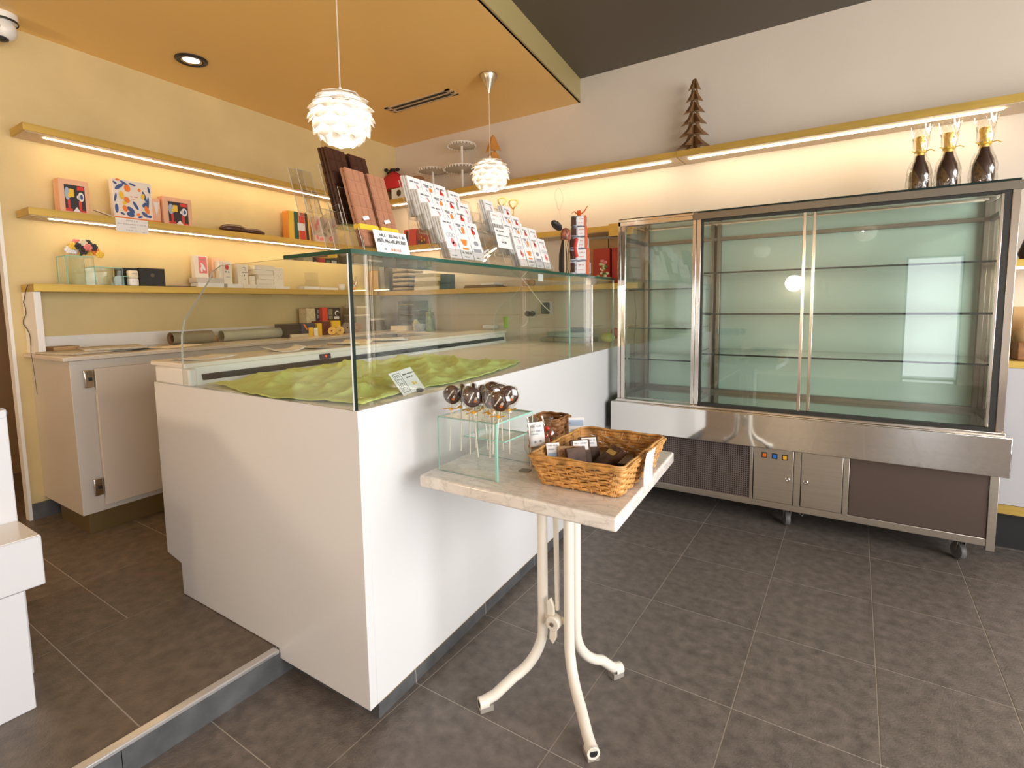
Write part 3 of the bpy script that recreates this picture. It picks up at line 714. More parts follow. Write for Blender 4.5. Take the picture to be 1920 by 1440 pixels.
# ------------------------------------------------------------ right hand wall unit behind the fridge
t = thing('wall_unit', 'grey cupboard with brass edges and lit niches right of the fridge', 'cabinet', (1.2, 3.55, 0))
mb = MB(); mb.box(.605, 3.40, .235, 1.95, YB, .91); mb.build('cupboard', mat('cool_grey_laminate', (.52, .51, .53), .45), t, bev=.002)
mb = MB(); mb.box(.60, 3.395, .19, 1.95, YB, .235); mb.build('bottom_trim', M_brass, t)
mb = MB(); mb.box(.60, 3.46, 0, 1.95, YB, .19); mb.build('plinth', M_black, t)
mb = MB(); mb.box(.60, 3.395, .91, 1.95, YB, .942); mb.build('lower_shelf', M_brass, t)
mb = MB(); mb.box(.60, 3.395, 1.39, 1.95, YB, 1.425); sh = mb.build('upper_shelf', M_brass, t)
mb = MB(); mb.box(.64, 3.45, 1.381, 1.90, 3.467, 1.388); mb.build('light_strip', M_led, sh)

# ------------------------------------------------------------ white stepped unit in the left foreground
t = thing('stepped_display', 'white stepped display unit cropped at the left edge, in front of the cabinet', 'display unit', (-2.2, .0, .095))
mb = MB(); mb.box(-2.75, -.9, .095, -2.16, .482, .952); mb.build('tall_block', mat('matt_white_panel', (.66, .66, .68), .35), t, bev=.003)
mb = MB(); mb.box(-2.16, -.9, .452, -1.963, .484, .60)
mb.build('step_top', MATS['matt_white_panel'], t, bev=.004)
mb = MB(); mb.box(-2.158, -.9, .6002, -1.967, .480, .602); mb.build('step_surface', M_corian, t)
mb = MB(); mb.box(-2.155, -.9, .095, -1.963, .435, .4515); mb.build('step_body', MATS['matt_white_panel'], t, bev=.002)
mb = MB(); f_ = at_s(5, 775, -2.1585 - 0); 
P0 = onpl(2, 775, (-2.1595, 0, 0), (1, 0, 0)); fc = Face((-2.16, P0[1], P0[2]), (0, 1, 0), (0, 0, 1))
for k in range(24):
    a0, a1 = 2 * PI * k / 24, 2 * PI * (k + 1) / 24; r0, r1 = .0135, .0125
    fc.poly(mb, [(r0 * math.cos(a0), r0 * 1.2 * math.sin(a0)), (r0 * math.cos(a1), r0 * 1.2 * math.sin(a1)), (r1 * math.cos(a1), r1 * 1.2 * math.sin(a1)), (r1 * math.cos(a0), r1 * 1.2 * math.sin(a0))])
mb.build('printed_ring', M_lblue, t, smooth=False)

# ------------------------------------------------------------ lamps
def lamp(name, label, x, y, zc, rad):
    t = thing(name, label, 'lamp', (x, y, CEIL), 'artichoke pendants over the counter')
    return t
def shade_mesh(mb, R0=.118):
    rows = [(.10, 4, 1.5, .60), (.38, 6, 1.4, .60), (.70, 8, 1.3, .56), (1.0, 9, 1.2, .54), (1.30, 9, 1.12, .52), (1.62, 9, 1.08, .50), (1.95, 8, 1.0, .48), (2.28, 6, .95, .42)]
    rng = random.Random(5)
    for j, (th, n, lift, dth) in enumerate(rows):
        for k in range(n):
            ph = 2 * PI * (k + .5 * (j % 2)) / n + rng.uniform(-.03, .03)
            wid = 2 * PI / n * .60 + (.10 if j == 0 else 0)
            def fn(u, v):
                # v along the leaf, u across
                w = math.sin(PI * min(1, .32 + .68 * v) ** 1.0) ** .55 if v < 1 else 0
                w = max(0, 1 - v ** 3.2) ** .75 * min(1.12, .8 + .55 * v)
                t_ = th + dth * v; a = ph + (u - .5) * 2 * wid * w / max(.45, math.sin(t_)) * .8
                rr = R0 * ((.93, .90, .88, .87, .86, .86, .86, .86)[j] + (.22, .28, .30, .30, .28, .27, .25, .22)[j] * v ** 1.2) - .004 * (abs(u - .5) * 2) ** 2
                zz = rr * math.cos(t_) * .88
                if j < 3: zz -= .0 
                return (rr * math.sin(t_) * math.cos(a), rr * math.sin(t_) * math.sin(a), zz)
            mb.grid(fn, 4, 7)
M_shade = bpy.data.materials.new('white_lamp_leaves'); M_shade.use_nodes = True
nt = M_shade.node_tree; nt.nodes.clear()
o_ = nt.nodes.new('ShaderNodeOutputMaterial'); mx = nt.nodes.new('ShaderNodeMixShader'); df = nt.nodes.new('ShaderNodeBsdfDiffuse'); tl = nt.nodes.new('ShaderNodeBsdfTranslucent')
df.inputs[0].default_value = (.88, .86, .82, 1); tl.inputs[0].default_value = (.90, .84, .76, 1); mx.inputs[0].default_value = .25
nt.links.new(df.outputs[0], mx.inputs[1]); nt.links.new(tl.outputs[0], mx.inputs[2]); nt.links.new(mx.outputs[0], o_.inputs[0])
M_bulb = mat('lit_bulb', (1, .95, .85), .5, emit=(1, .86, .68), estr=5)
def pendant(label, x, y, zc, canopy, glow=45):
    t = thing('pendant_lamp', label, 'lamp', (x, y, zc))
    mb = MB(); shade_mesh(mb); 
    s_ = mb.build('shade', M_shade, t, world=False)
    mb = MB(); mb.lathe([(.03, .098), (.034, .104), (.010, .112), (.006, .125)], 16); mb.build('shade_cap', M_white_pl, t, world=False)
    mb = MB(); mb.ball((0, 0, -.0), .028, .028, .036, 14); mb.lathe([(.014, .03), (.016, .09)], 12, mi=1); mb.build('bulb', [mat('lit_bulb_%d' % glow, (1, .95, .85), .5, emit=(1, .86, .68), estr=glow), M_white_pl], t, world=False)
    mb = MB(); mb.cyl((0, 0, .11), (0, 0, CEIL - zc - .02), .0032, 8); mb.build('cord', mat('pale_cord', (.62, .50, .36), .5), t, world=False)
    mb = MB(); h = CEIL - zc
    mb.lathe([(.006, h - .118), (.012, h - .100), (.040, h - .04), (.056, h - .014), (.056, h - .003), (.054, h - .001)], 24); mb.build('canopy', mat('brushed_nickel', (.66, .58, .46), .3, metal=1), t, world=False)
    return t
pendant('nearer white leaf-shaded pendant lamp, hanging over the near end of the counter', -1.765, 1.474, 1.998, True)
pendant('farther white leaf-shaded pendant lamp, hanging before the gold tree ornament', -2.065, 2.934, 2.10, True)
pendant('white leaf-shaded pendant behind the viewer, seen only mirrored in the left sliding door', -1.23, -2.67, 2.0, True, 420)
pendant('white leaf-shaded pendant behind the viewer, seen only mirrored in the right sliding door', .057, -1.05, 2.0, True, 420)
# recessed spot
x, y = -3.405, 1.74
t = thing('ceiling_spotlight', 'round black-rimmed spotlight recessed in the gold ceiling', 'spotlight', (x, y, CEIL - .01))
mb = MB(); M = Matrix.Translation((x, y, CEIL))
mb.lathe([(.088, 0), (.088, -.006), (.078, -.012), (.062, -.008), (.060, 0)], 32, M, cap=False); mb.build('rim', M_blackpl, t)
mb = MB(); mb.lathe([(.060, -.002), (.056, -.009), (.046, -.004)], 32, M, cap=False); mb.build('reflector', mat('satin_reflector', (.5, .47, .42), .25, metal=1), t)
mb = MB(); mb.lathe([(.046, -.004), (.0001, -.004)], 32, M, cap=False); mb.build('lens', mat('lit_lens', (1, .95, .9), .4, emit=(1, .88, .76), estr=1.6), t)
# air vent
x0, y0 = -3.03, 2.965
t = thing('air_vent', 'narrow two-slot air vent in the gold ceiling between the pendants', 'vent', (-2.72, 3.0, CEIL - .006))
mb = MB()
mb.box(-3.05, 2.955, CEIL - .006, -2.42, 2.968, CEIL); mb.box(-3.05, 3.052, CEIL - .006, -2.42, 3.065, CEIL); mb.box(-3.05, 3.004, CEIL - .006, -2.42, 3.016, CEIL); mb.box(-3.05, 2.955, CEIL - .006, -3.01, 3.065, CEIL); mb.box(-2.46, 2.955, CEIL - .006, -2.42, 3.065, CEIL)
mb.build('vent_frame', mat('champagne_metal', (.55, .42, .26), .4), t)
mb = MB(); mb.box(-3.01, 2.968, CEIL - .002, -2.46, 3.004, CEIL - .001); mb.box(-3.01, 3.016, CEIL - .002, -2.46, 3.052, CEIL - .001); mb.build('slot', M_black, t)
# dome camera
p = at_z(-6, -2, CEIL)
t = thing('security_camera', 'white and black dome camera cropped at the top left corner', 'camera', (-3.63, .955, 2.62))
Mx = Matrix.Translation((-3.66, .955, CEIL))
mb = MB(); mb.lathe([(.062, 0), (.062, -.03), (.058, -.04)], 24, Mx); mb.build('mount', M_white_pl, t)
mb = MB(); mb.ball((-3.66, .955, CEIL - .075), .055, .055, .055, 20); mb.build('housing', M_white_pl, t)
mb = MB(); mb.lathe([(.0625, -.030), (.0635, -.036), (.0625, -.042)], 24, Mx, cap=False); mb.ball((-3.645, .93, CEIL - .075), .036, .036, .03, 16); mb.ball((-3.65, .945, CEIL - .125), .028, .028, .014, 12); mb.build('lens_ring', M_blackpl, t)
# ------------------------------------------------------------ goods on the brass shelves of the gold wall
R = random.Random(11)
Z1, Z2, Z3 = 2.210, 1.785, 1.392
def wface(d, y0, z0): return Face((lw(d, y0), y0, z0), (S, 1, 0), (0, 0, 1))
def wbox(name, label, cat, y0, y1, z0, z1, d0, d1, mtl, part=None, group=None, bev=.0015, turn=0):
    """box standing against the gold wall; front face at distance d1"""
    t = thing(name, label, cat, (lw((d0 + d1) / 2, (y0 + y1) / 2), (y0 + y1) / 2, z0), group)
    mb = MB(); mb.prism([(lw(d0, y0), y0), (lw(d1, y0), y0), (lw(d1, y1), y1), (lw(d0, y1), y1)], z0, z1)
    mb.build(part or 'box_body', mtl, t, bev=bev); return t, wface(d1, y0, z0), (y1 - y0) * math.hypot(1, S), z1 - z0
def art_panel(t, fc, w, h):
    """black printed panel with red legs and pale discs"""
    mb = MB(); a0, a1, b0, b1 = w * .17, w * .86, h * .08, h * .84; fc.rect(mb, a0, b0, a1, b1); mb.build('printed_panel', M_ink, t, smooth=False)
    pw, ph = a1 - a0, b1 - b0
    def q(u, v): return a0 + pw * u, b0 + ph * v
    mb = MB()
    for u0, v0, u1, v1 in ((.12, .05, .24, .45), (.66, .03, .80, .42), (.62, .82, .95, .97)): fc.rect(mb, *q(u0, v0), *q(u1, v1), .0016)
    fc.rect(mb, *q(.0, .0), *q(.34, .1), .0015); fc.rect(mb, *q(.6, .0), *q(1, .06), .0015); mb.build('red_print', M_red, t, smooth=False)
    mb = MB(); fc.disc(mb, *q(.13, .66), pw * .13, ph * .24, .0017); mb.build('blue_print', M_lblue, t, smooth=False)
    mb = MB(); fc.rect(mb, *q(.24, .55), *q(.46, .85), .0018); fc.disc(mb, *q(.24, .6), pw * .09, ph * .09, .0019); mb.build('peach_print', M_yellow, t, smooth=False)
    mb = MB(); fc.disc(mb, *q(.80, .58), pw * .15, ph * .18, .0018); fc.disc(mb, *q(.66, .56), pw * .08, ph * .08, .0018); fc.poly(mb, [q(.36, 0), q(.72, 0), q(.55, .18)], .0018); mb.build('white_print', M_paper, t, smooth=False)
    mb = MB(); fc.disc(mb, *q(.82, .58), pw * .07, ph * .10, .0021); mb.build('dark_print', M_blue, t, smooth=False)
t, fc, w, h = wbox('gift_box', 'peach gift box with black and red printed panel, leftmost on the middle brass shelf', 'gift box', 1.125, 1.262, Z2, Z2 + .19, .045, .125, M_pinkbox)
art_panel(t, fc, w, h)
mb = MB(); mb.prism([(lw(.084, 1.1245), 1.1245), (lw(.086, 1.1245), 1.1245), (lw(.086, 1.126), 1.126), (lw(.084, 1.126), 1.126)], Z2 + .003, Z2 + .187); mb.build('lid_seam', M_orange, t)
t, fc, w, h = wbox('gift_box', 'wide peach gift box with black and red panel, beside the fruit patterned box', 'gift box', 1.66, 1.838, Z2, Z2 + .183, .05, .125, M_pinkbox)
art_panel(t, fc, w, h)
# fruit pattern box leaning on an orange stand
t, fc, w, h = wbox('patterned_gift_box', 'white gift box painted with blue leaves and orange fruit, on the middle brass shelf', 'gift box', 1.375, 1.585, Z2 + .012, Z2 + .235, .10, .15, mat('ivory_printed_card', (.82, .76, .68), .5))
def blobs(name, mtl, items, off=.0014):
    mb = MB()
    for (a, b_, ra, rb, ro) in items: fc.disc(mb, a * w, b_ * h, ra * w, rb * w, off + .00005 * len(mb.f), rot=ro)
    mb.build(name, mtl, t, smooth=False)
blobs('blue_leaves', M_blue, [(.06, .22, .045, .13, 0), (.05, .5, .03, .12, -.2), (.16, .8, .14, .05, .7), (.30, .9, .12, .035, -.5), (.06, .88, .06, .03, -.6), (.50, .9, .09, .03, -.3), (.80, .62, .04, .16, .3), (.88, .45, .03, .2, -.1), (.93, .82, .03, .1, .2), (.42, .22, .12, .06, -.7), (.55, .35, .04, .13, .5), (.40, .1, .10, .07, -.2), (.78, .14, .11, .05, -.7), (.8, .4, .09, .06, .8), (.9, .1, .06, .04, 0), (.65, .06, .07, .03, .3), (.2, .1, .06, .03, -.4)])
blobs('orange_fruit', M_orange, [(.36, .78, .08, .10, .1), (.33, .47, .07, .09, .4), (.27, .24, .06, .09, .3), (.84, .27, .06, .12, .3), (.67, .78, .04, .05, 0), (.13, .97, .06, .03, 0), (.6, .12, .05, .04, .2)], .003)
blobs('yellow_fruit', M_yellow, [(.20, .58, .06, .11, .1), (.75, .62, .045, .08, -.1), (.26, .38, .05, .05, 0)], .0045)
mb = MB(); fc.text(mb, .42 * w, .56 * h, .18 * w, .006, R, .0055); fc.text(mb, .45 * w, .5 * h, .12 * w, .004, R, .0055); mb.build('lettering', M_red, t, smooth=False)
mb = MB(); mb.prism([(lw(.06, 1.37), 1.37), (lw(.175, 1.37), 1.37), (lw(.175, 1.62), 1.62), (lw(.06, 1.62), 1.62)], Z2 + .0005, Z2 + .0115)
solo('box_lid', mb, M_orange, 'flat orange lid lying under the fruit patterned gift box', 'box lid', bev=.001)
t, fc, w, h = wbox('slim_box', 'narrow peach box with white cone, between the patterned box and the wide peach box', 'box', 1.604, 1.652, Z2 + .0003 + .012, Z2 + .16, .07, .105, M_pinkbox)
mb = MB(); fc.poly(mb, [(w * .5, h * .2), (w * .85, h * .85), (w * .15, h * .85)]); mb.build('white_cone_print', M_paper, t, smooth=False)
mb = MB(); mb.prism([(lw(.12, 1.27), 1.27), (lw(.14, 1.27), 1.27), (lw(.175, 1.372), 1.372), (lw(.15, 1.376), 1.376)], Z2 + .001, Z2 + .004)
Mt = Matrix.Translation((lw(.15, 1.37), 1.37, Z2)) @ Matrix.Rotation(-.35, 4, 'X') @ Matrix.Translation((-lw(.15, 1.37), -1.37, -Z2))
mb.v = [tuple(Mt @ Vector(v)) for v in mb.v]
solo('price_strip', mb, M_paper_c, 'thin cream card tilted on the shelf left of the patterned box', 'card')
# hanging price label on the shelf edge
p0 = at_s(216, 407, LW + .203); p1 = at_s(277, 413, LW + .203); p2 = at_s(217, 433, LW + .203)
t = thing('shelf_label', 'white price label hanging over the edge of the middle brass shelf', 'label', (p0[0], p0[1], p2[2]))
mb = MB(); y0, y1 = p0[1], p1[1]; mb.prism([(lw(.201, y0), y0), (lw(.2025, y0), y0), (lw(.2025, y1), y1), (lw(.201, y1), y1)], p2[2], p0[2]); mb.build('card', M_paper, t, smooth=False)
fc = wface(.2025, y0, p2[2]); hh = p0[2] - p2[2]; ww = y1 - y0; mb = MB()
fc.text(mb, ww * .33, hh * .80, ww * .36, .008, R); fc.text(mb, ww * .05, hh * .55, ww * .88, .006, R); fc.text(mb, ww * .42, hh * .35, ww * .2, .005, R); fc.text(mb, ww * .3, hh * .12, ww * .2, .006, R); fc.text(mb, ww * .58, hh * .12, ww * .06, .006, R); fc.text(mb, ww * .8, hh * .04, ww * .07, .006, R)
mb.build('lettering', M_greyink, t, smooth=False)
# chocolate mask lying on the shelf
def egg(label, y, a, rx, ry, rz):
    mb = MB(); mb.ball((lw(.12, y), y, Z2 + rz * .72), rx, ry, rz, 20); 
    mb.v = [(x_, y_, max(Z2 + .001, z_)) for x_, y_, z_ in mb.v]
    return mb
mb = egg('', 2.13, 0, .05, .10, .036); m2 = egg('', 2.29, 0, .045, .085, .028)
t = thing('chocolate_figure', 'dark chocolate figure of two rounded halves lying on the middle brass shelf', 'chocolate', (lw(.12, 2.2), 2.2, Z2))
mb.build('larger_half', M_choc, t); m2.build('smaller_half', M_choc, t)
mb = MB(); mb.cyl((lw(.12, 2.2), 2.195, Z2 + .02), (lw(.12, 2.23), 2.23, Z2 + .02), .016, 12); mb.build('bridge', M_choc, t)
# striped box and rose box
t, fc, w, h = wbox('striped_gift_box', 'gift box with bold yellow, green, red and black stripes and white tag', 'gift box', 2.585, 2.80, Z2, Z2 + .225, .06, .13, mat('orange_card', (.75, .28, .05), .5))
for nm, mt_, a, b_, sl in (('yellow_stripe', M_yellow, .04, .25, -.02), ('green_stripe', M_green, .27, .45, .0), ('red_stripe', M_red, .49, .72, .03), ('black_stripe', M_ink, .74, .86, .06), ('yellow_stripe', M_yellow, .87, .92, .07)):
    mb = MB(); fc.poly(mb, [((a + sl) * w, 0), ((b_ + sl) * w, 0), (b_ * w, h), (a * w, h)]); mb.build(nm, mt_, t, smooth=False)
mb = MB(); fc.rect(mb, .40 * w, .36 * h, .72 * w, .62 * h, .004); fc.disc(mb, .66 * w, .57 * h, .004, .004, .005, mi=1); mb.build('white_tag', [M_paper, M_ink], t, smooth=False)
t, fc, w, h = wbox('rose_gift_box', 'cream gift box with pink petals, beside the striped box', 'gift box', 2.82, 3.06, Z2, Z2 + .205, .10, .16, mat('cream_printed_card', (.72, .56, .42), .5))
blobs('pink_petals', M_pinkp, [(.16, .82, .08, .13, -.5), (.06, .6, .06, .12, .3), (.3, .15, .12, .06, .3), (.7, .2, .1, .09, .2), (.85, .75, .08, .08, 0), (.1, .2, .05, .08, .4)])
blobs('grey_leaves', mat('sage_print', (.33, .30, .18), .5), [(.45, .7, .06, .12, -.6), (.42, .33, .10, .06, -.6), (.62, .5, .05, .09, .5)], .003)

# lowest brass shelf
mb = MB(); 
def gl(y0, y1, z, d0=.05, d1=.19):
    mb = MB()
    for d in (d0, d1 - .004):
        mb.add([(lw(d, y0), y0, Z3), (lw(d, y1), y1, Z3), (lw(d, y1), y1, z), (lw(d, y0), y0, z)], [(0, 1, 2, 3)], mi=0)
    return mb
t = thing('glass_riser', 'stepped glass riser at the left end of the lowest brass shelf', 'glass stand', (lw(.12, 1.3), 1.3, Z3))
for k, (y0, y1, z) in enumerate(((1.105, 1.235, 1.547), (1.235, 1.375, 1.492), (1.375, 1.44, 1.445))):
    mb = MB()
    def gp(d, a, b2, za, zb):
        mb.prism([(lw(d, a), a), (lw(d + .004, a), a), (lw(d + .004, b2), b2), (lw(d, b2), b2)], za, zb, mi=[1, 1, 1, 0, 1, 0])
    gp(.05, y0, y1, Z3 + .001, z); gp(.186, y0, y1, Z3 + .001, z)
    mb.prism([(lw(.05, y0), y0), (lw(.19, y0), y0), (lw(.19, y0 + .004), y0 + .004), (lw(.05, y0 + .004), y0 + .004)], Z3 + .001, z, mi=[1, 1, 0, 1, 0, 1])
    mb.prism([(lw(.05, y0), y0), (lw(.19, y0), y0), (lw(.19, y1), y1), (lw(.05, y1), y1)], z, z + .004, mi=[0, 0, 1, 1, 1, 1])
    mb.build('glass_step', [M_glass, M_edge_l], t, smooth=False)
# bouquet standing on the riser
bx, by, bz = lw(.12, 1.20), 1.20, 1.5515
t = thing('chocolate_bouquet', 'small wrapped bouquet of black, gold, white and pink flowers on the glass riser', 'bouquet', (bx, by, bz))
mb = MB(); mb.lathe([(.012, 0), (.022, .008), (.05, .025), (.066, .040)], 10, Matrix.Translation((bx, by, bz)), cap=False); mb.build('cellophane_cone', M_cello, t)
cols = [M_ink, M_yellow, M_paper, M_pinkp, M_ink, M_orange, M_paper, M_ink, M_yellow, M_paper_c, M_ink, M_pinkp, M_yellow]
fp = [(0, 0), (.04, 0), (-.04, 0), (.02, .02), (-.02, .025), (.065, .0), (-.062, .002), (.05, .025), (-.045, .024), (0, .045), (.024, .045), (-.024, .046), (.075, -.014)]
for k, (a, b_) in enumerate(fp):
    mb = MB(); fx, fy, fz = bx + .025 + R.uniform(-.02, .02), by + a, bz + .030 + b_
    for q in range(6):
        an = PI * q / 3; mb.ball((fx + .006, fy + .012 * math.cos(an), fz + .012 * math.sin(an)), .008, .011, .011, 6)
    mb.ball((fx + .01, fy, fz), .007, .007, .007, 6); mb.build('flower', cols[k], t)
mb = MB(); mb.cyl((bx, by, bz - .0), (bx + .01, by, bz + .03), .006, 6); mb.build('stem', M_green, t)
wbox('black_box', 'glossy black box with small print, standing left on the lowest brass shelf', 'box', 1.385, 1.475, Z3, Z3 + .108, .05, .14, mat('gloss_black_card', (.008, .007, .007), .38))
t, fc, w, h = wbox('black_box', 'larger glossy black box right of its twin on the lowest brass shelf', 'box', 1.48, 1.628, Z3, Z3 + .112, .05, .15, MATS['gloss_black_card'])
mb = MB(); fc.disc(mb, w * .5, h * .62, .012, .012); mb.build('printed_emblem', mat('grey_gold_print', (.10, .08, .05), .4), t, smooth=False)
for k, (z, mt_, lb) in enumerate(((Z3 + .001, M_paper, 'white lower jar before the left black box'), (Z3 + .047, M_paper_c, 'amber topped jar stacked on the white jar before the black box'))):
    mb = MB(); mb.lathe([(.026, 0), (.029, .006), (.029, .036), (.026, .043)], 16, Matrix.Translation((lw(.175, 1.432), 1.432, z)))
    t = thing('jar', lb, 'jar', (lw(.175, 1.432), 1.432, z)); mb.build('jar_body', mt_, t)
    fc = Face((lw(.175, 1.432) + .0292, 1.418, z + .01), (0, 1, 0), (0, 0, 1)); mb = MB(); fc.text(mb, 0, .012, .028, .006, R); mb.build('lettering', M_greyink, t, smooth=False)
sheet('stack of white papers at the left end of the lowest brass shelf', lw(.10, 1.03), 1.03, .13, .13, S, Z3, name='paper_stack', curl=.001)
mb = MB(); mb.prism([(lw(.1, 1.64), 1.64), (lw(.17, 1.64), 1.64), (lw(.17, 1.81), 1.81), (lw(.1, 1.81), 1.81)], Z3 + .0003, Z3 + .006)
solo('tray', mb, M_blackpl, 'thin black tray between the black boxes and white cartons', 'tray')
# white cartons
def carton(label, y0, y1, z0, z1, d0, d1, mtl=M_paper_c, prints=(), name='carton', group=None):
    t, fc, w, h = wbox(name, label, 'box', y0, y1, z0, z1, d0, d1, mtl, group=group, bev=.001)
    for nm, mt_, fn in prints:
        mb = MB(); fn(mb, fc, w, h); mb.build(nm, mt_, t, smooth=False)
    return t
M_ivory = mat('ivory_card', (.82, .76, .66), .5)
carton('flat white carton under the pink printed box on the lowest shelf', 1.825, 2.005, Z3 + .0003, Z3 + .032, .07, .17, M_paper)
carton('flat grey-white carton lying across the first carton on the lowest shelf', 1.82, 2.01, Z3 + .033, Z3 + .066, .06, .165, mat('greyish_card', (.62, .56, .50), .5))
carton('upright white box with pink panel, leftmost of the printed boxes', 1.835, 1.925, Z3 + .067, Z3 + .215, .07, .12, M_ivory, (('pink_panel', M_pinkp, lambda m, f, w, h: f.rect(m, w * .3, h * .2, w * .92, h * .95)), ('white_swirl', M_paper, lambda m, f, w, h: (f.disc(m, w * .62, h * .5, w * .10, h * .2, .0015, rot=.5), f.disc(m, w * .5, h * .38, w * .08, h * .12, .0015))), ('lettering', M_greyink, lambda m, f, w, h: f.text(m, w * .35, h * .8, w * .5, .006, R, .002))))
carton('upright white box with red rose drawing, second of the printed boxes', 1.99, 2.085, Z3 + .03, Z3 + .185, .09, .14, M_ivory, (('rose_print', M_red, lambda m, f, w, h: (f.disc(m, w * .62, h * .74, w * .15, h * .12), f.rect(m, w * .30, h * .12, w * .32, h * .98))), ('stem_print', M_greyink, lambda m, f, w, h: (f.rect(m, w * .45, h * .5, w * .58, h * .58), f.rect(m, w * .66, h * .5, w * .82, h * .56), f.text(m, w * .4, h * .28, w * .4, .008, R)))))
carton('low white carton in front of the rose box on the lowest shelf', 2.03, 2.145, Z3 + .0003, Z3 + .028, .08, .17, M_paper)
carton('pink printed round-topped box behind the rose box', 1.975, 2.06, Z3 + .03, Z3 + .21, .03, .08, M_pinkbox)
carton('upright white box with arc and crossed lines, third of the printed boxes', 2.135, 2.215, Z3 + .03, Z3 + .172, .08, .13, M_ivory, (('drawing', M_ink, lambda m, f, w, h: (f.rect(m, w * .36, h * .58, w * .95, h * .60), f.rect(m, w * .5, h * .85, w * .72, h * .87), f.rect(m, w * .7, h * .7, w * .73, h * .85), f.disc(m, w * .62, h * .45, w * .04, h * .05), f.disc(m, w * .64, h * .26, w * .03, h * .02))),))
carton('low white carton under the third printed box', 2.15, 2.255, Z3 + .0003, Z3 + .028, .08, .17, M_ivory)
for k in range(5):
    carton('white flat box, %s of the five stacked on the lowest brass shelf' % ('bottom', 'second from the bottom', 'middle', 'second from the top', 'topmost')[k], 2.262 + (0, .004, .018, 0, -.012)[k], 2.405 + (.01, .0, .008, .0, .002)[k], Z3 + .0003 + .0345 * k, Z3 + .0335 + .0345 * k, .045, .165 - .004 * (k % 2), M_ivory, name='flat_box', group='five stacked white boxes')
for k in range(2): carton('small cream carton, %s one left of the white box stack' % ('lower', 'upper')[k], 2.222, 2.256, Z3 + .029 + .032 * k, Z3 + .060 + .032 * k, .10, .15, M_ivory, name='small_carton')
carton('upright speckled white box right of the box stack', 2.43, 2.515, Z3 + .02, Z3 + .165, .08, .13, M_ivory, (('speckles', M_greyink, lambda m, f, w, h: [f.disc(m, w * R.uniform(.2, .8), h * R.uniform(.25, .9), w * .03, w * .03) for _ in range(9)]),))
carton('flat white carton under the speckled white box', 2.415, 2.54, Z3 + .0003, Z3 + .019, .07, .17, M_paper)
carton('low white packet lying right on the lowest brass shelf, before the clear sheet', 2.68, 2.83, Z3 + .0003, Z3 + .025, .08, .17, M_paper)
carton('flat white packet at the far right of the lowest brass shelf', 2.84, 3.03, Z3 + .0003, Z3 + .02, .08, .17, M_paper)
t, fc, w, h = wbox('acrylic_sheet', 'clear square acrylic sheet leaning on the gold wall above white packets', 'acrylic sheet', 2.79, 2.93, Z3 + .0205, Z3 + .15, .03, .034, M_acryl)
for yy_, ru, lb in ((3.10, .028, 'small white cup on the lowest brass shelf beside the glass edge'),):
    mb = MB(); mb.lathe([(.018, 0), (.027, .015), (.03, .05), (.028, .052), (.024, .02), (.001, .01)], 18, Matrix.Translation((lw(.14, yy_), yy_, Z3)))
    solo('cup', mb, M_white_pl, lb, 'cup')
bx, by = lw(.14, 3.24), 3.24
t = thing('sweets_bag', 'clear bag of nuts and an orange sweet, tied at the top', 'bag', (bx, by, Z3))
mb = MB(); mb.lathe([(.03, 0), (.042, .03), (.036, .08), (.018, .1), (.036, .125)], 12, Matrix.Translation((bx, by, Z3)), cap=False); mb.build('clear_film', M_cello, t)
for k in range(12):
    mb = MB(); a = k * 2.4; rr = .018 * math.sqrt((k % 6) / 5 + .1); mb.ball((bx + rr * math.cos(a), by + rr * math.sin(a), Z3 + .04 + .02 * (k // 5)), .011, .009, .008, 6); mb.build('nut', M_milk if k % 2 else M_choc, t)
mb = MB(); mb.ball((bx + .01, by - .01, Z3 + .018), .022, .022, .016, 10); mb.build('orange_sweet', M_orange, t)

# ------------------------------------------------------------ things on the worktop
def wt(px, py, z=WZ): return at_z(px, py, z)
T0 = WZ + .0006
M_news = mat('grey_newsprint', (.46, .42, .34), .6, noise=(40, .15, 5))
for k, (d, y, w_, l_, ro, lb) in enumerate(((.30, 1.12, .30, .30, .25, 'grey printed brochure, lowest of the loose pile at the left end of the worktop'), (.33, 1.24, .26, .28, -.2, 'folded newspaper on top of the brochure pile at the worktop end'))):
    mb = MB(); M = Matrix.Translation((lw(d, y), y, T0 + .012 * k)) @ Matrix.Rotation(ro, 4, 'Z'); mb.box(-w_ / 2, -l_ / 2, 0, w_ / 2, l_ / 2, .0115, M)
    solo('brochure' if k == 0 else 'newspaper', mb, M_news, lb, 'newspaper', bev=.003)
mb = MB(); M = Matrix.Translation((lw(.09, 1.08), 1.08, T0)) @ Matrix.Rotation(.1, 4, 'Z'); mb.box(-.06, -.06, 0, .06, .06, .03, M); solo('brown_box', mb, M_kraft, 'small brown box under the brochures next to the white upright panel', 'box', bev=.001)
sheet('cream papers on the worktop between newspaper and dark tube', lw(.36, 1.52), 1.52, .2, .3, .1, T0, mtl=M_paper_c)
def roll(name, label, y0, y1, d, r, mtl, inner, z=T0):
    t = thing(name, label, 'roll', (lw(d, (y0 + y1) / 2), (y0 + y1) / 2, z))
    A = Vector((lw(d, y0), y0, z + r)); B = Vector((lw(d, y1), y1, z + r)); D = B - A
    M = Matrix.Translation(A) @ D.to_track_quat('Z', 'Y').to_matrix().to_4x4(); L = D.length
    mb = MB(); mb.lathe([(r * .55, L), (r, L), (r, 0), (r * .93, 0), (r * .93, L * .98)], 28, M, cap=False, mi=0); mb.build('outer_layer', mtl, t)
    mb = MB(); mb.lathe([(r * .9, .003), (r * .55, .012), (r * .5, .06), (r * .32, .02), (r * .3, L * .9)], 24, M, cap=False); mb.build('inner_layers', inner, t)
    return t
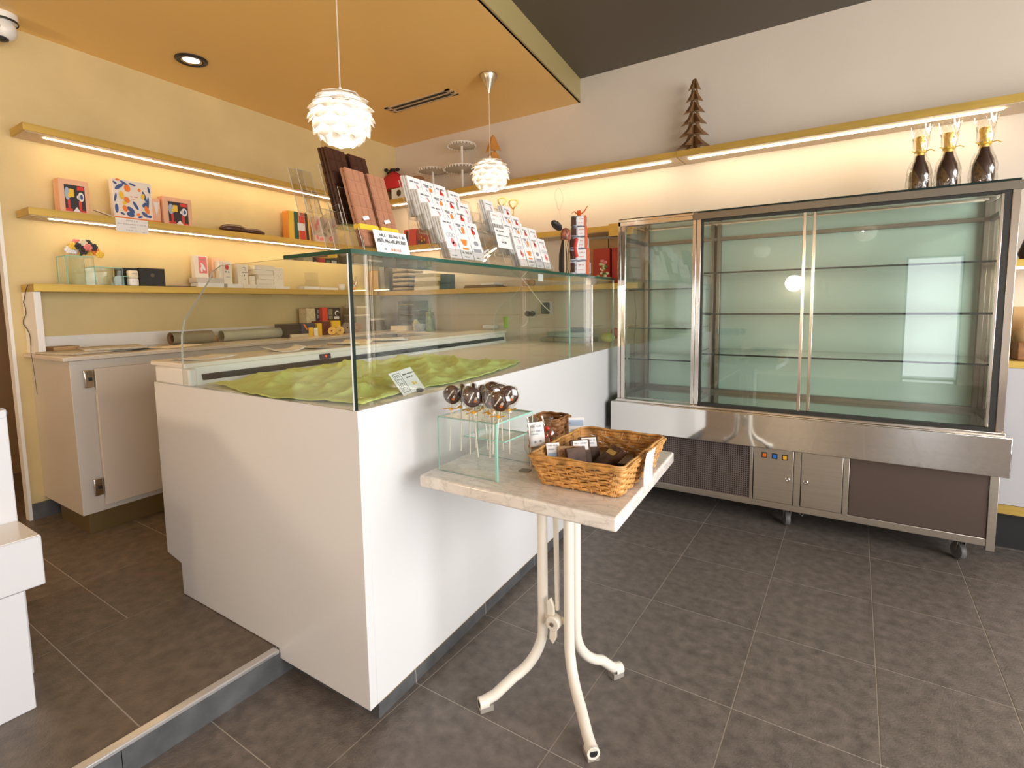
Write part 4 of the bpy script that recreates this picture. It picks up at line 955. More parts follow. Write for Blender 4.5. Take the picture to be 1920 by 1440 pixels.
roll('paper_roll', 'short olive grey paper roll with open brown end on the worktop', 1.60, 1.86, .22, .041, mat('olive_grey_paper', (.22, .21, .15), .35), mat('brown_kraft_inner', (.16, .08, .035), .6))
roll('paper_roll', 'long pale green-grey paper roll lying right of the olive one', 1.93, 2.40, .22, .038, mat('pale_sage_paper', (.40, .43, .35), .35), mat('sage_inner', (.15, .15, .08), .5))
mb = MB(); mb.cyl((lw(.14, 1.89), 1.89, T0 + .02), (lw(.14, 1.95), 1.95, T0 + .02), .02, 14); solo('tape_roll', mb, M_kraft, 'small brown tape roll between the two paper rolls', 'tape roll')
for k, (y0, y1, d0, d1, z, h_, lb) in enumerate(((2.41, 2.60, .16, .34, 0, .022, 'lower long cream board right of the sage paper roll'), (2.42, 2.59, .15, .30, .023, .018, 'upper long cream board right of the sage paper roll'), (2.44, 2.60, .13, .25, .042, .016, 'thin pale strip on top of the cream boards'))):
    mb = MB(); mb.prism([(lw(d0, y0), y0), (lw(d1, y0), y0), (lw(d1, y1), y1), (lw(d0, y1), y1)], T0 + z, T0 + z + h_); solo('board', mb, mat('cream_board', (.66, .60, .46), .5), lb, 'board', bev=.001)
# ribbon and notebook corner: positions along the worktop
def wy_(px, d): return onpl(px, 640, (LW + d, 0, 0), (1, -S, 0))[1]
def upright(name, label, px0, px1, d0, d1, h, mtl, cat, z=0, prints=()):
    y0 = wy_(px0, d1); y1 = wy_(px1, d1)
    t, fc, w, hh = wbox(name, label, cat, y0, y1, T0 + z, T0 + z + h, d0, d1, mtl, bev=.001)
    for nm, mt_, fn in prints:
        mb = MB(); fn(mb, fc, w, hh); mb.build(nm, mt_, t, smooth=False)
    return t
upright('desk_box', 'black low desk box left of the striped pencil pouch', 540, 566, .16, .32, .10, M_blackpl, 'box')
upright('desk_box', 'dark blue low desk box with striped flap', 567, 592, .16, .33, .10, mat('navy_card', (.03, .045, .09), .5), 'box', prints=(('orange_stripe', M_orange, lambda m, f, w, h: f.poly(m, [(w * .1, h * .95), (w * .25, h * .95), (w * .45, h * .5), (w * .36, h * .5)])),))
upright('ribbon_card', 'ochre card strip standing before the navy box', 581, 589, .34, .35, .068, M_yellow, 'card')
upright('ribbon_card', 'white printed card strip standing beside the ochre one', 590, 597, .34, .35, .062, M_paper, 'card', prints=(('lettering', M_greyink, lambda m, f, w, h: f.text(m, w * .2, h * .6, w * .6, .008, R)),))
upright('ochre_box', 'ochre upright box between navy box and dark red box', 596, 605, .18, .32, .095, M_yellow, 'box')
upright('dark_box', 'dark red and black box under the red pencil tin', 606, 621, .18, .32, .11, mat('oxblood_card', (.10, .01, .01), .5), 'box')
upright('yellow_box', 'bright yellow box beside the dark red one', 623, 640, .18, .30, .11, M_yellow, 'box')
upright('woven_box', 'cream lattice box standing behind the navy box', 577, 594, .06, .155, .215, mat('cream_lattice', (.62, .52, .34), .6, noise=(60, .2, 2)), 'box')
upright('black_holder', 'black ribbon holder with small samples behind the red tin', 595, 641, .04, .12, .218, M_blackpl, 'holder', prints=(('samples', M_lblue, lambda m, f, w, h: (f.rect(m, w * .05, h * .78, w * .2, h * .94), f.rect(m, w * .05, h * .6, w * .2, h * .74))), ('samples_green', mat('sage_sample', (.2, .24, .17), .5), lambda m, f, w, h: (f.rect(m, w * .5, h * .72, w * .66, h * .95), f.rect(m, w * .5, h * .55, w * .66, h * .68))), ('white_arc', M_paper, lambda m, f, w, h: (f.disc(m, w * .85, h * .78, w * .1, h * .1), f.rect(m, w * .72, h * .54, w * .93, h * .65))), ('dark_centre', M_black, lambda m, f, w, h: f.disc(m, w * .87, h * .76, w * .08, h * .08, .003))))
upright('red_tin', 'tall bright red tin in the middle of the ribbon corner', 607, 617, .13, .175, .22, M_red, 'tin')
def reel(label, px, d, z, r, w_, mtl, ax, name='ribbon_reel'):
    y = wy_(px, d); c = Vector((lw(d, y), y, T0 + z + r)); D = Vector(ax).normalized()
    M = Matrix.Translation(c) @ D.to_track_quat('Z', 'Y').to_matrix().to_4x4()
    t = thing(name, label, 'ribbon reel', (c.x, c.y, T0 + z))
    mb = MB(); mb.lathe([(r * .28, -w_ / 2), (r, -w_ / 2), (r, w_ / 2), (r * .28, w_ / 2), (r * .28, -w_ / 2)], 24, M, cap=False); mb.build('wound_ribbon', mtl, t)
    mb = MB(); mb.lathe([(r * .29, -w_ / 2 - .001), (r * .29, w_ / 2 + .001), (r * .18, w_ / 2 + .001), (r * .18, -w_ / 2 - .001), (r * .29, -w_ / 2 - .001)], 16, M, cap=False); mb.build('core', M_kraft, t)
reel('yellow ribbon reel standing at the front of the worktop, hole facing the room', 637, .40, 0, .034, .035, mat('yellow_ribbon', (.80, .52, .14), .6), (1, -.3, 0))
reel('yellow ribbon reel lying on its side left of the other yellow reel', 624, .39, 0, .032, .02, MATS['yellow_ribbon'], (.4, -1, .2))
reel('large grey ribbon reel behind the yellow ones', 651, .28, 0, .045, .06, mat('grey_ribbon', (.24, .20, .18), .6), (1, -.5, 0))
reel('brown and cream ribbon reel beside the glass corner', 668, .30, 0, .043, .03, mat('brown_ribbon', (.28, .15, .08), .6), (1, -.35, 0))
# clear storage boxes
for k, (px0, px1, z, h_, mtl, lb) in enumerate(((670, 695, 0, .155, mat('clear_grey_tub', (.30, .26, .19), .3), 'translucent storage box with pale lid right of the reels'), (672, 690, .156, .07, mat('clear_ochre_tub', (.36, .30, .16), .3), 'small translucent box stacked on the storage box'), (697, 722, 0, .11, mat('clear_brown_tub', (.26, .21, .15), .25), 'wide translucent box of small packets beside the storage box'))):
    t = upright('storage_box', lb, px0, px1, .10, .26, h_, mtl, 'storage box', z)
    y0, y1 = wy_(px0, .26), wy_(px1, .26)
    mb = MB(); mb.prism([(lw(.097, y0 - .003), y0 - .003), (lw(.263, y0 - .003), y0 - .003), (lw(.263, y1 + .003), y1 + .003), (lw(.097, y1 + .003), y1 + .003)], T0 + z + h_ - .015, T0 + z + h_ - (.0005 if k == 0 else -.002)); mb.build('lid', mat('frosted_lid', (.62, .55, .42), .4), t, bev=.002)
# ------------------------------------------------------------ goods along the white wall
def yb(px, py, y): return at_y(px, py, y)
def bbox_(name, label, cat, px0, px1, pyt, zb, yf, depth, mtl, prints=(), bev=.001, ztop=None, part='box_body', rz=0):
    a = at_y(px0, pyt, yf); b_ = at_y(px1, pyt, yf); zt = ztop or a[2]
    t = thing(name, label, cat, ((a[0] + b_[0]) / 2, yf + depth / 2, zb))
    mb = MB(); mb.box(a[0], yf, zb, b_[0], yf + depth, zt); mb.build(part, mtl, t, bev=bev)
    fc = Face((a[0], yf, zb), (1, 0, 0), (0, 0, 1)); w = b_[0] - a[0]; h = zt - zb
    for nm, mt_, fn in prints:
        mb = MB(); fn(mb, fc, w, h); mb.build(nm, mt_, t, smooth=False)
    return t
ZS = 1.783; ZL = 1.385; ZTP = 2.210
# top shelf: speaker-like white box, red bag, dome, cake stands, two trees
t = bbox_('round_window_box', 'white box with a dark round opening, standing on the high shelf under the red bag', 'box', 733, 764, 345, ZTP + .0005, 3.53, .14, M_white_pl, ztop=ZTP + .10, bev=.006)
p = at_y(748, 361, 3.53); fc = Face((p[0], 3.53, ZTP + .052), (1, 0, 0), (0, 0, 1))
mb = MB(); fc.disc(mb, 0, 0, .026, .026, .0015, n=24); mb.build('round_opening', M_choc, t, smooth=False)
mb = MB()
for k in range(24):
    a0, a1 = 2 * PI * k / 24, 2 * PI * (k + 1) / 24; fc.poly(mb, [(.030 * math.cos(a0), .030 * math.sin(a0)), (.030 * math.cos(a1), .030 * math.sin(a1)), (.026 * math.cos(a1), .026 * math.sin(a1)), (.026 * math.cos(a0), .026 * math.sin(a0))], .003)
mb.build('bezel', mat('olive_ring', (.30, .26, .18), .4), t, smooth=False)
px_ = at_y(738, 342, 3.6); bx, by, bz = px_[0], 3.6, ZTP + .101
t = thing('gift_bag', 'red cloth gift bag tied with black bow and green leaf, on the white box', 'gift bag', (bx, by, bz))
mb = MB(); mb.lathe([(.10, 0), (.135, .01), (.135, .06), (.11, .115), (.06, .15), (.034, .165)], 20, Matrix.Translation((bx, by, bz)) @ Matrix.Diagonal((1, .55, 1, 1))); mb.build('bag_body', mat('red_felt', (.50, .02, .02), .8), t)
mb = MB()
for k in range(7): a = k * .9; mb.ball((bx + .07 * math.cos(a), by - .01 + .02 * math.sin(a * 2), bz + .178 + .012 * math.sin(3 * a)), .022, .018, .016, 8)
mb.build('bow', M_black, t)
mb = MB(); mb.tube([(bx + .005, by - .045, bz + .14), (bx + .01, by - .06, bz + .08), (bx + .012, by - .062, bz + .04)], [.004, .006, .008], 8); mb.ball((bx + .02, by - .06, bz + .025), .024, .008, .032, 10); mb.build('green_tag', mat('leaf_green', (.05, .13, .02), .6), t)
p = at_y(783, 318, 3.62)
t = thing('glass_dome', 'pale pink glass dome beside the red gift bag', 'glass dome', (p[0], 3.62, ZTP + .001))
mb = MB(); mb.lathe([(.07, 0), (.072, .10), (.07, .14), (.052, .175), (.02, .19), (.0001, .192)], 24, Matrix.Translation((p[0], 3.62, ZTP + .012)), cap=False); mb.build('dome', thin_glass('rose_glass', (.86, .70, .60), 1.6), t)
mb = MB(); mb.lathe([(.075, 0), (.078, .004), (.078, .010), (.07, .011)], 24, Matrix.Translation((p[0], 3.62, ZTP + .001))); mb.build('dome_base', M_paper_c, t)
def cake_stand(label, x, y, tiers, name='cake_stand'):
    t = thing(name, label, 'cake stand', (x, y, ZTP + .0005)); T = Matrix.Translation((x, y, ZTP + .0005))
    M_cs = mat('white_lacquer', (.72, .66, .58), .35)
    prev = .012
    mb = MB(); mb.lathe([(.055, 0), (.058, .004), (.03, .010), (.013, .02)], 24, T); mb.build('foot', M_cs, t)
    for z, r in tiers:
        mb = MB(); mb.cyl((x, y, ZTP + prev), (x, y, ZTP + z), .011, 12); mb.build('stem', M_cs, t)
        mb = MB(); mb.lathe([(.0001, z - .002), (r * .8, z - .002), (r, z + .006), (r + .003, z + .012), (r, z + .014), (.0001, z + .008)], 32, T, cap=False)
        nn = int(r * 230)
        for k in range(nn):
            a = 2 * PI * k / nn; mb.ball((x + (r + .001) * math.cos(a), y + (r + .001) * math.sin(a), ZTP + z - .001), .006, .006, .010, 6)
        mb.build('plate', M_cs, t); prev = z + .01
p = at_y(812, 330, 3.60); p2 = at_y(812, 322, 3.60); cake_stand('low single-plate white cake stand left of the tiered one', p[0], 3.60, [(p2[2] - ZTP, .135)])
p = at_y(867, 330, 3.60)
zA = at_y(867, 318, 3.60)[2] - ZTP; zB = at_y(867, 274, 3.60)[2] - ZTP
cake_stand('two-tier white cake stand with scalloped plates left of the farther pendant', p[0], 3.60, [(zA, .155), (zB, .118)])
# wooden trees
def tree_pts(Hh, Wd, tiers):
    L = [(0, Hh)]
    for k in range(tiers):
        f0 = (k + .0) / tiers; f1 = (k + 1.0) / tiers
        wv = Wd * (.22 + .78 * f1); z = Hh * (1 - f1 * .93)
        L += [(wv * .72, z + Hh / tiers * .30), (wv, z), (wv * .42, z + Hh * .012), (wv * .36, z + Hh * .02)]
    L += [(Wd * .30, 0)]
    return L
def tree(label, x, y, z, Hh, Wd, tiers, nb, mtl, star=False):
    t = thing('wooden_tree', label, 'tree ornament', (x, y, z + .0005))
    half = tree_pts(Hh, Wd, tiers)
    for k in range(nb):
        M = Matrix.Translation((x, y, z + .0005)) @ Matrix.Rotation(.25 + 2 * PI * k / nb, 4, 'Z') @ Matrix.Translation((.0025, 0, 0))
        mb = MB()
        for j in range(tiers):   # one leaf-like wing per tier, strips of the board
            f1 = (j + 1.0) / tiers; f0 = j / tiers; wv = Wd * (.22 + .78 * f1); zb_ = Hh * (1 - f1 * .93); zt_ = Hh * (1 - f0 * .93)
            pts = [(0, zb_ + Hh * .035), (wv * .45, zb_ + Hh * .022), (wv, zb_), (wv * .62, zb_ + (zt_ - zb_) * .45), (wv * .25, zb_ + (zt_ - zb_) * .95), (0, zt_)]
            mb.prism(pts, -.003, .003, 'y', M)
        mb.prism([(0, 0), (Wd * .75, 0), (Wd * .40, Hh * .07), (0, Hh * .14)], -.003, .003, 'y', M)
        mb.build('board_wing', mtl, t)
    mb = MB(); mb.cyl((x, y, z + .001), (x, y, z + Hh * .93), .0055, 8, r2=.002); mb.build('trunk', mtl, t)
    if star:
        mb = MB(); mb.lathe([(.0001, -.012), (.014, 0), (.0001, .014)], 5, Matrix.Translation((x, y, z + Hh))); mb.build('star', mtl, t)
    return t
tree('tall dark wooden slot-together tree alone on the high shelf above the fridge', -.925, 3.62, ZTP, .465, .105, 6, 6, M_wood)
p = at_y(925, 300, 3.60); tree('orange wooden tree with star top behind the farther pendant lamp', p[0], 3.60, ZTP, .385, .135, 3, 4, M_wood_o, True)
# second shelf of the white wall
bbox_('red_book', 'red and dark boxed book behind the first card rack', 'book', 757, 779, 412, ZS + .0005, 3.55, .05, M_red, (('dark_label', M_choc, lambda m, f, w, h: f.rect(m, w * .15, h * .1, w * .4, h * .9)),), ztop=ZS + .15)
bbox_('photo_box', 'dark red box with gold figures behind the first card rack', 'box', 780, 800, 415, ZS + .0005, 3.54, .05, mat('maroon_card', (.30, .03, .02), .5), (('gold_figures', M_yellow, lambda m, f, w, h: [f.disc(m, w * R.uniform(.2, .8), h * R.uniform(.2, .5), .007, .009) for _ in range(5)]), ('brown_base', M_choc, lambda m, f, w, h: f.rect(m, w * .1, h * .02, w * .9, h * .28, .0005))), ztop=ZS + .145)
for k, (px0, px1, hh, lb) in enumerate(((935, 948, .11, 'golden twisted wire ornament peeping over the second card rack, taller'), (957, 968, .085, 'golden twisted wire ornament peeping over the second card rack, shorter'))):
    p = at_y((px0 + px1) / 2, 380, 3.60); bx = p[0]; zz = ZS
    mb = MB()
    zc = at_y(948, 378 if k == 0 else 385, 3.6)[2]
    path = [(bx + .035 * math.cos(a), 3.60 + .02 * math.sin(2 * a), zc + .035 * math.sin(a)) for a in [2 * PI * i / 20 for i in range(20)]]
    mb.tube(path, .006, 6, closed=True); mb.cyl((bx, 3.60, ZS), (bx, 3.60, zc - .03), .004, 6); mb.lathe([(.03, 0), (.03, .006)], 12, Matrix.Translation((bx, 3.6, ZS + .0005)))
    solo('wire_ornament', mb, mat('gold_wire', (.62, .38, .12), .4, metal=.4), lb, 'ornament')
# low shelf of the white wall
def lowbox(name, label, cat, px0, px1, h, mtl, yf=3.53, depth=.12, prints=(), z=0):
    return bbox_(name, label, cat, px0, px1, 500, ZL + .0005 + z, yf, depth, mtl, prints, ztop=ZL + .0005 + z + h)
lowbox('yellow_folder', 'ochre folder standing in the corner on the low shelf', 'folder', 690, 708, .20, mat('ochre_card', (.62, .40, .14), .5), 3.56, .02)
lowbox('grey_binder', 'grey lever binder beside the tray stack on the low shelf', 'binder', 712, 720, .26, M_greypl, 3.52)
lowbox('grey_binder', 'darker grey binder touching the tray stack on the low shelf', 'binder', 721, 729, .25, mat('dark_olive_binder', (.12, .10, .06), .4), 3.52)
for k in range(5):
    lowbox('letter_tray', '%s dark letter tray of the stack on the low shelf' % ('bottom', 'second lowest', 'middle', 'second highest', 'top')[k], 'letter tray', 734, 766, .012, mat('brown_tray', (.16, .12, .07), .4), 3.51, .19, z=.0 + .042 * k)
    lowbox('paper_bundle', 'papers in the %s letter tray on the low shelf' % ('bottom', 'second lowest', 'middle', 'second highest', 'top')[k], 'papers', 736, 764, .018 + .004 * (k % 2), mat('worn_paper', (.52, .42, .26), .6), 3.515, .17, z=.0125 + .042 * k)
for k, (hh, zz, mtl) in enumerate(((.03, 0, M_paper_c), (.045, .031, mat('olive_carton', (.42, .33, .17), .5)), (.035, .077, M_paper_c), (.03, .113, MATS['olive_carton']))):
    lowbox('shelf_carton', '%s carton of the pile seen through the case glass, right of the trays' % ('bottom', 'second', 'third', 'top')[k], 'box', 775 + k, 822 - 3 * k, hh, mtl, 3.52, .15, z=zz)
lowbox('black_case', 'narrow teal-black case at the right end of the carton pile', 'case', 825, 836, .13, mat('teal_black', (.02, .06, .07), .3), 3.52)
p = at_y(840, 525, 3.53); q = at_y(890, 525, 3.53)
for k, (a, b_, hh, lb) in enumerate(((868, 934, .012, 'lower brown magazine lying on the low shelf'), (870, 928, .012, 'upper brown magazine lying on the low shelf'), (900, 926, .014, 'small white packet on the brown magazines'))):
    lowbox('magazine' if k < 2 else 'packet', lb, 'magazine' if k < 2 else 'packet', a, b_, hh, mat('brown_cover', (.20, .10, .05), .4) if k < 2 else M_paper, 3.53, .12, z=.0125 * k)
for k, px in enumerate((985, 997)):
    p = at_y(px, 520, 3.58); mb = MB(); mb.lathe([(.0001, -.016), (.014, -.016), (.028, -.01), (.028, .01), (.014, .016), (.0001, .016)], 18, Matrix.Translation((p[0], 3.58, ZL + .029)) @ Matrix.Rotation(PI / 2, 4, 'X'), cap=False)
    solo('twine_reel', mb, mat('brown_twine', (.42, .25, .12), .7), '%s brown twine reel on the low shelf behind the case' % ('left', 'right')[k], 'twine reel')
# red bag and bouquet at the right end of the low shelf
t = lowbox('red_gift_box', 'red box behind the green and white bouquet', 'box', 1112, 1143, .25, mat('brick_red_card', (.42, .03, .015), .5), 3.56, .10)
t = lowbox('red_gift_box', 'red box touching the fridge post, partly behind kraft wrap', 'box', 1147, 1162, .25, MATS['brick_red_card'], 3.56, .10)
p = at_y(1131, 495, 3.50); bx = p[0]
t = thing('bouquet', 'bouquet of green and white flowers in kraft paper before the red box', 'bouquet', (bx, 3.50, ZL))
mb = MB(); mb.lathe([(.04, 0), (.055, .02), (.07, .04)], 10, Matrix.Translation((bx, 3.48, ZL + .001)), cap=True); mb.build('kraft_wrap', M_kraft, t)
rr = random.Random(4)
for k in range(26):
    mb = MB(); a = rr.uniform(0, 2 * PI); h_ = rr.uniform(.04, .17); r_ = rr.uniform(0, .045) * (1 - (h_ - .04) / .25); mb.ball((bx + r_ * math.cos(a), 3.50 + .5 * r_ * math.sin(a), ZL + h_), .014, .012, .012, 6)
    mb.build('blossom', [mat('leaf_green_dark', (.10, .16, .03), .6), mat('pale_green_petals', (.55, .60, .30), .6), M_paper_c][k % 3] if h_ < .14 else M_pinkp, t)
# kraft handles / box tops above, under the shelf
for k, (a, b_, lb) in enumerate(((1103, 1140, 'kraft paper bag folded at the top, left of the two behind the flowers'), (1142, 1163, 'kraft paper bag folded at the top, beside the fridge post'))):
    bbox_('kraft_bag', lb, 'paper bag', a, b_, 452, ZL + .0005, 3.665, .04, M_kraft, ztop=ZL + .33, part='bag_body')
# brass box jutting out beside the fridge
a = at_y(1141, 416, 3.42); b_ = at_y(1168, 440, 3.42)
mb = MB(); mb.box(a[0], 3.42, 1.70, -1.255, 3.4995, 1.782); solo('shelf_end_block', mb, M_brass, 'brass block at the end of the shelf beside the fridge post', 'shelf end')
# socket things between case and wall
p = at_y(990, 588, 3.69)
t = thing('wall_socket', 'white double wall socket with black plug above the rear of the counter', 'socket', (p[0], YB - .012, p[2] - .04))
mb = MB(); mb.box(p[0] - .06, YB - .012, p[2] - .035, p[0] + .05, YB - .0005, p[2] + .035); mb.build('plate', M_lam, t, bev=.003)
mb = MB(); mb.ball((p[0] + .0, YB - .035, p[2]), .028, .024, .024, 12); mb.ball((p[0] + .045, YB - .035, p[2]), .026, .024, .024, 12); mb.build('plug', M_blackpl, t)
mb = MB(); mb.tube([(p[0], YB - .035, p[2] - .02), (p[0] + .01, YB - .05, p[2] - .05), (p[0] - .01, YB - .05, p[2] - .09), (p[0] - .05, YB - .06, p[2] - .105)], .004, 6); mb.build('plug_cable', M_white_pl, t)
p = at_y(1023, 578, 3.69)
t = thing('wall_charger', 'dark teal charger unit plugged into the white wall right of the socket', 'charger', (p[0], YB - .02, p[2] - .04))
mb = MB(); mb.box(p[0] - .04, YB - .008, p[2] - .05, p[0] + .05, YB - .0005, p[2] + .055); mb.build('plate', M_lam, t, bev=.002)
mb = MB(); mb.box(p[0] - .035, YB - .05, p[2] - .045, p[0] + .03, YB - .009, p[2] + .045); mb.build('charger_body', mat('dark_teal_plastic', (.02, .06, .06), .3), t, bev=.01)
# bottle, pots beyond the case on the worktop end
p = at_y(803, 600, 3.45)
def vase(label, px, py, y, prof, mtl, name, cat, zb=WZ + .0006):
    p = at_y(px, py, y); mb = MB(); mb.lathe(prof, 20, Matrix.Translation((p[0], y, zb))); return solo(name, mb, mtl, label, cat)
# side table carrying the far worktop goods (short return of the worktop along the white wall)
mb = MB(); mb.box(-3.39, 3.30, WZ - .02, -2.75, YB - .02, WZ); solo('worktop_return', mb, MATS['pale_stone_worktop'], 'short return of the stone worktop along the white wall', 'worktop', bev=.003)
mb = MB(); mb.box(-3.38, 3.33, .095, -2.77, YB - .02, WZ - .0205); solo('return_cabinet', mb, M_lam_grey, 'greige cabinet end under the worktop return, behind the case', 'cabinet', bev=.002)
vase('tall green and gold patterned bottle at the end of the worktop return', 806, 600, 3.48, [(.034, 0), (.038, .01), (.036, .10), (.014, .15), (.012, .19), (.015, .195), (.015, .205)], mat('patterned_green', (.16, .19, .05), .3, noise=(60, .7, 2)), 'bottle', 'bottle')
vase('grey striped pot left of the green bottle', 787, 608, 3.46, [(.045, 0), (.052, .06), (.050, .062)], mat('striped_pot', (.34, .33, .33), .4, noise=(30, .5, 1, (6, 6, .1))), 'pot', 'pot')
vase('small cream knob-topped jar behind the striped pot', 780, 600, 3.55, [(.03, 0), (.034, .06), (.02, .085), (.012, .10)], mat('pale_lemon_glaze', (.62, .56, .24), .4), 'jar', 'jar')
a = at_y(735, 612, 3.45); b_ = at_y(764, 612, 3.45)
mb = MB(); mb.box(a[0], 3.43, WZ + .0006, b_[0], 3.55, WZ + .045); solo('cream_box', mb, M_paper_c, 'low cream box on the worktop return before the steel drawers', 'box', bev=.002)
t = thing('cash_drawer', 'grey steel drawer stack on the worktop return under the low shelf', 'drawers', ((a[0] + b_[0]) / 2 - .02, 3.64, WZ + .0006))
for k in range(3):
    mb = MB(); mb.box(a[0] - .04, 3.57, WZ + .0006 + .09 * k, b_[0] + .03, 3.70, WZ + .088 + .09 * k); dr = mb.build('drawer', mat('dull_steel', (.22, .20, .15), .35, metal=.7), t, bev=.002)
    mb = MB(); mb.box(a[0] + .0, 3.563, WZ + .05 + .09 * k, b_[0] - .02, 3.569, WZ + .058 + .09 * k); mb.build('handle', M_steel_tr, dr)
a = at_y(781, 570, 3.62); b_ = at_y(801, 570, 3.62)
mb = MB(); mb.box(a[0], 3.66, WZ + .0006, b_[0], 3.70, WZ + .165); solo('olive_board', mb, mat('olive_board_paint', (.30, .26, .03), .5), 'olive green board leaning on the white wall behind the pots', 'board', bev=.002)
p = at_z(1142, 640, .60)

# champagne-shaped chocolate bottles on the fridge
def choc_bottle(label, x, y, sc_):
    z = 1.7525
    t = thing('chocolate_bottle', label, 'chocolate bottle', (x, y, z), 'three wrapped chocolate bottles')
    mb = MB(); mb.lathe([(.034 * sc_, 0), (.040 * sc_, .006), (.041 * sc_, .10), (.036 * sc_, .135), (.021 * sc_, .175), (.0165 * sc_, .205)], 24); mb.build('bottle_body', mat('glossy_chocolate', (.05, .018, .008), .14, coat=.6), t, world=False)
    mb = MB(); mb.lathe([(.018 * sc_, .195), (.019 * sc_, .21), (.020 * sc_, .262), (.023 * sc_, .268), (.022 * sc_, .285), (.012 * sc_, .289)], 20); mb.build('gold_foil_neck', mat('gold_foil', (.72, .46, .10), .28, metal=.8, bump=(90, .4)), t, world=False)
    mb = MB(); mb.lathe([(.02 * sc_, .206), (.024 * sc_, .21), (.024 * sc_, .218), (.02 * sc_, .222)], 14); mb.tube([(.02, -.012, .212), (.04, -.02, .216), (.055, -.02, .206)], .0025, 6); mb.tube([(-.02, -.012, .212), (-.036, -.02, .218)], .0025, 6); mb.build('gold_tie', mat('gold_ribbon', (.75, .48, .05), .4), t, world=False)
    rr = random.Random(int(x * 1000))
    def fl(u, v):
        a = 2 * PI * u; pr = [(.042, 0), (.052, .05), (.050, .11), (.042, .15), (.026, .19), (.0235, .213), (.030, .24), (.034, .29), (.042, .335)]
        f = v * (len(pr) - 1); i = min(int(f), len(pr) - 2); g_ = f - i; r = pr[i][0] * (1 - g_) + pr[i + 1][0] * g_; z_ = pr[i][1] * (1 - g_) + pr[i + 1][1] * g_
        r *= 1 + .07 * math.sin(7 * a + 4 * z_ * 20) * (1 if v < .6 else 1.6); z_ += (.012 * math.sin(5 * a + 1) if v > .97 else 0)
        return (r * math.cos(a), r * math.sin(a), z_)
    mb = MB(); mb.grid(fl, 40, 24); mb.build('cellophane', M_cello, t, world=False)
choc_bottle('leftmost of the three cellophane wrapped chocolate bottles on the fridge', .238, 3.35, 1.0)
choc_bottle('middle one of the three cellophane wrapped chocolate bottles on the fridge', .347, 3.35, 1.02)
choc_bottle('rightmost wrapped chocolate bottle on the fridge, gold tie with long ends', .478, 3.35, 1.05)
p = at_y(1918, 335, 3.35)
mb = MB(); T = Matrix.Translation((.655, 3.50, 0))
# basket of goods in the lit niche
t = thing('goods_basket', 'brown wrapped goods in the lit niche right of the fridge', 'basket', (.68, 3.50, .943))
mb = MB(); mb.prism([(.66, 3.44), (.78, 3.44), (.78, 3.56), (.66, 3.56)], .943, 1.03); mb.build('wicker_body', M_wicker_d, t, bev=.006)
mb = MB(); mb.ball((.70, 3.5, 1.05), .05, .045, .05, 12); mb.ball((.735, 3.48, 1.11), .03, .03, .05, 10); mb.build('wrapped_goods', M_kraft, t)
mb = MB(); mb.box(.655, 3.55, .945, .70, 3.60, 1.20); solo('gift_carton', mb, M_kraft, 'brown carton behind the wrapped goods in the niche', 'box', bev=.002)
p = at_y(1915, 322, 3.45)
mb = MB(); T = Matrix.Translation((.70, 3.52, 1.4255)); mb.lathe([(.04, 0), (.05, .03), (.03, .1), (.012, .17)], 14, T)
solo('brown_figure', mb, M_choc, 'brown chocolate figure on the upper niche shelf beside the fridge', 'chocolate figure')
# ------------------------------------------------------------ acrylic racks on the glass top
GZ = GT + .0006
def acr_box(mb, M, x0, y0, z0, x1, y1, z1): mb.box(x0, y0, z0, x1, y1, z1, M, mi=[1, 1, 1, 1, 0, 0])
def rack(label, y0, y1, tiers, ux, cols, h0=.12, dx=.048, dz=.053, ptilt=.28, name='card_rack', t_h=.06):
    """stepped clear rack facing +x; tier 0 is the lowest and nearest"""
    yc = (y0 + y1) / 2; t = thing(name, label, 'display rack', (ux + S * yc, yc, GZ))
    R0 = Matrix.Translation((ux + S * yc, yc, GZ)) @ Matrix.Rotation(-S, 4, 'Z'); w = y1 - y0
    for k in range(tiers):
        T = R0 @ Matrix.Translation((-dx * k, 0, .006 + dz * k)) @ Matrix.Rotation(-ptilt, 4, 'Y')
        mb = MB(); acr_box(mb, T, -.024, -w / 2, 0, -.0215, w / 2, h0 + .03); mb.build('back_sheet', [M_acryl, M_acr_e], t, smooth=False)
        mb = MB(); acr_box(mb, T, .0165, -w / 2, 0, .0185, w / 2, t_h * .55); mb.box(-.024, -w / 2, -.003, .0185, w / 2, -.0005, T, mi=0)
        for c in range(cols + 1):
            yy = -w / 2 + w * c / cols; mb.box(-.0215, yy - .001, 0, .0165, yy + .001, t_h, T, mi=[1, 1, 0, 0, 1, 1])
        mb.build('pocket', [M_acryl, M_acr_e], t, smooth=False)
    for s_ in (-1, 1):
        mb = MB(); a = s_ * w / 2
        pts = [(.02, 0), (-dx * (tiers - 1) - .03, 0), (-dx * (tiers - 1) - .07, .006 + dz * (tiers - 1) + h0), (-dx * (tiers - 1) - .055, .006 + dz * (tiers - 1) + h0)]
        pts = [(.02, .0), (.018, .03), (-dx * (tiers - 1) - .02, .03 + dz * (tiers - 1)), (-dx * (tiers - 1) - .03, 0)]
        n_ = len(pts)
        mb.prism(pts, a - .001, a + .001, 'y', R0, mi=[0, 0] + [1] * n_); mb.build('side_sheet', [M_acryl, M_acr_e], t, smooth=False)
    return t, R0, w
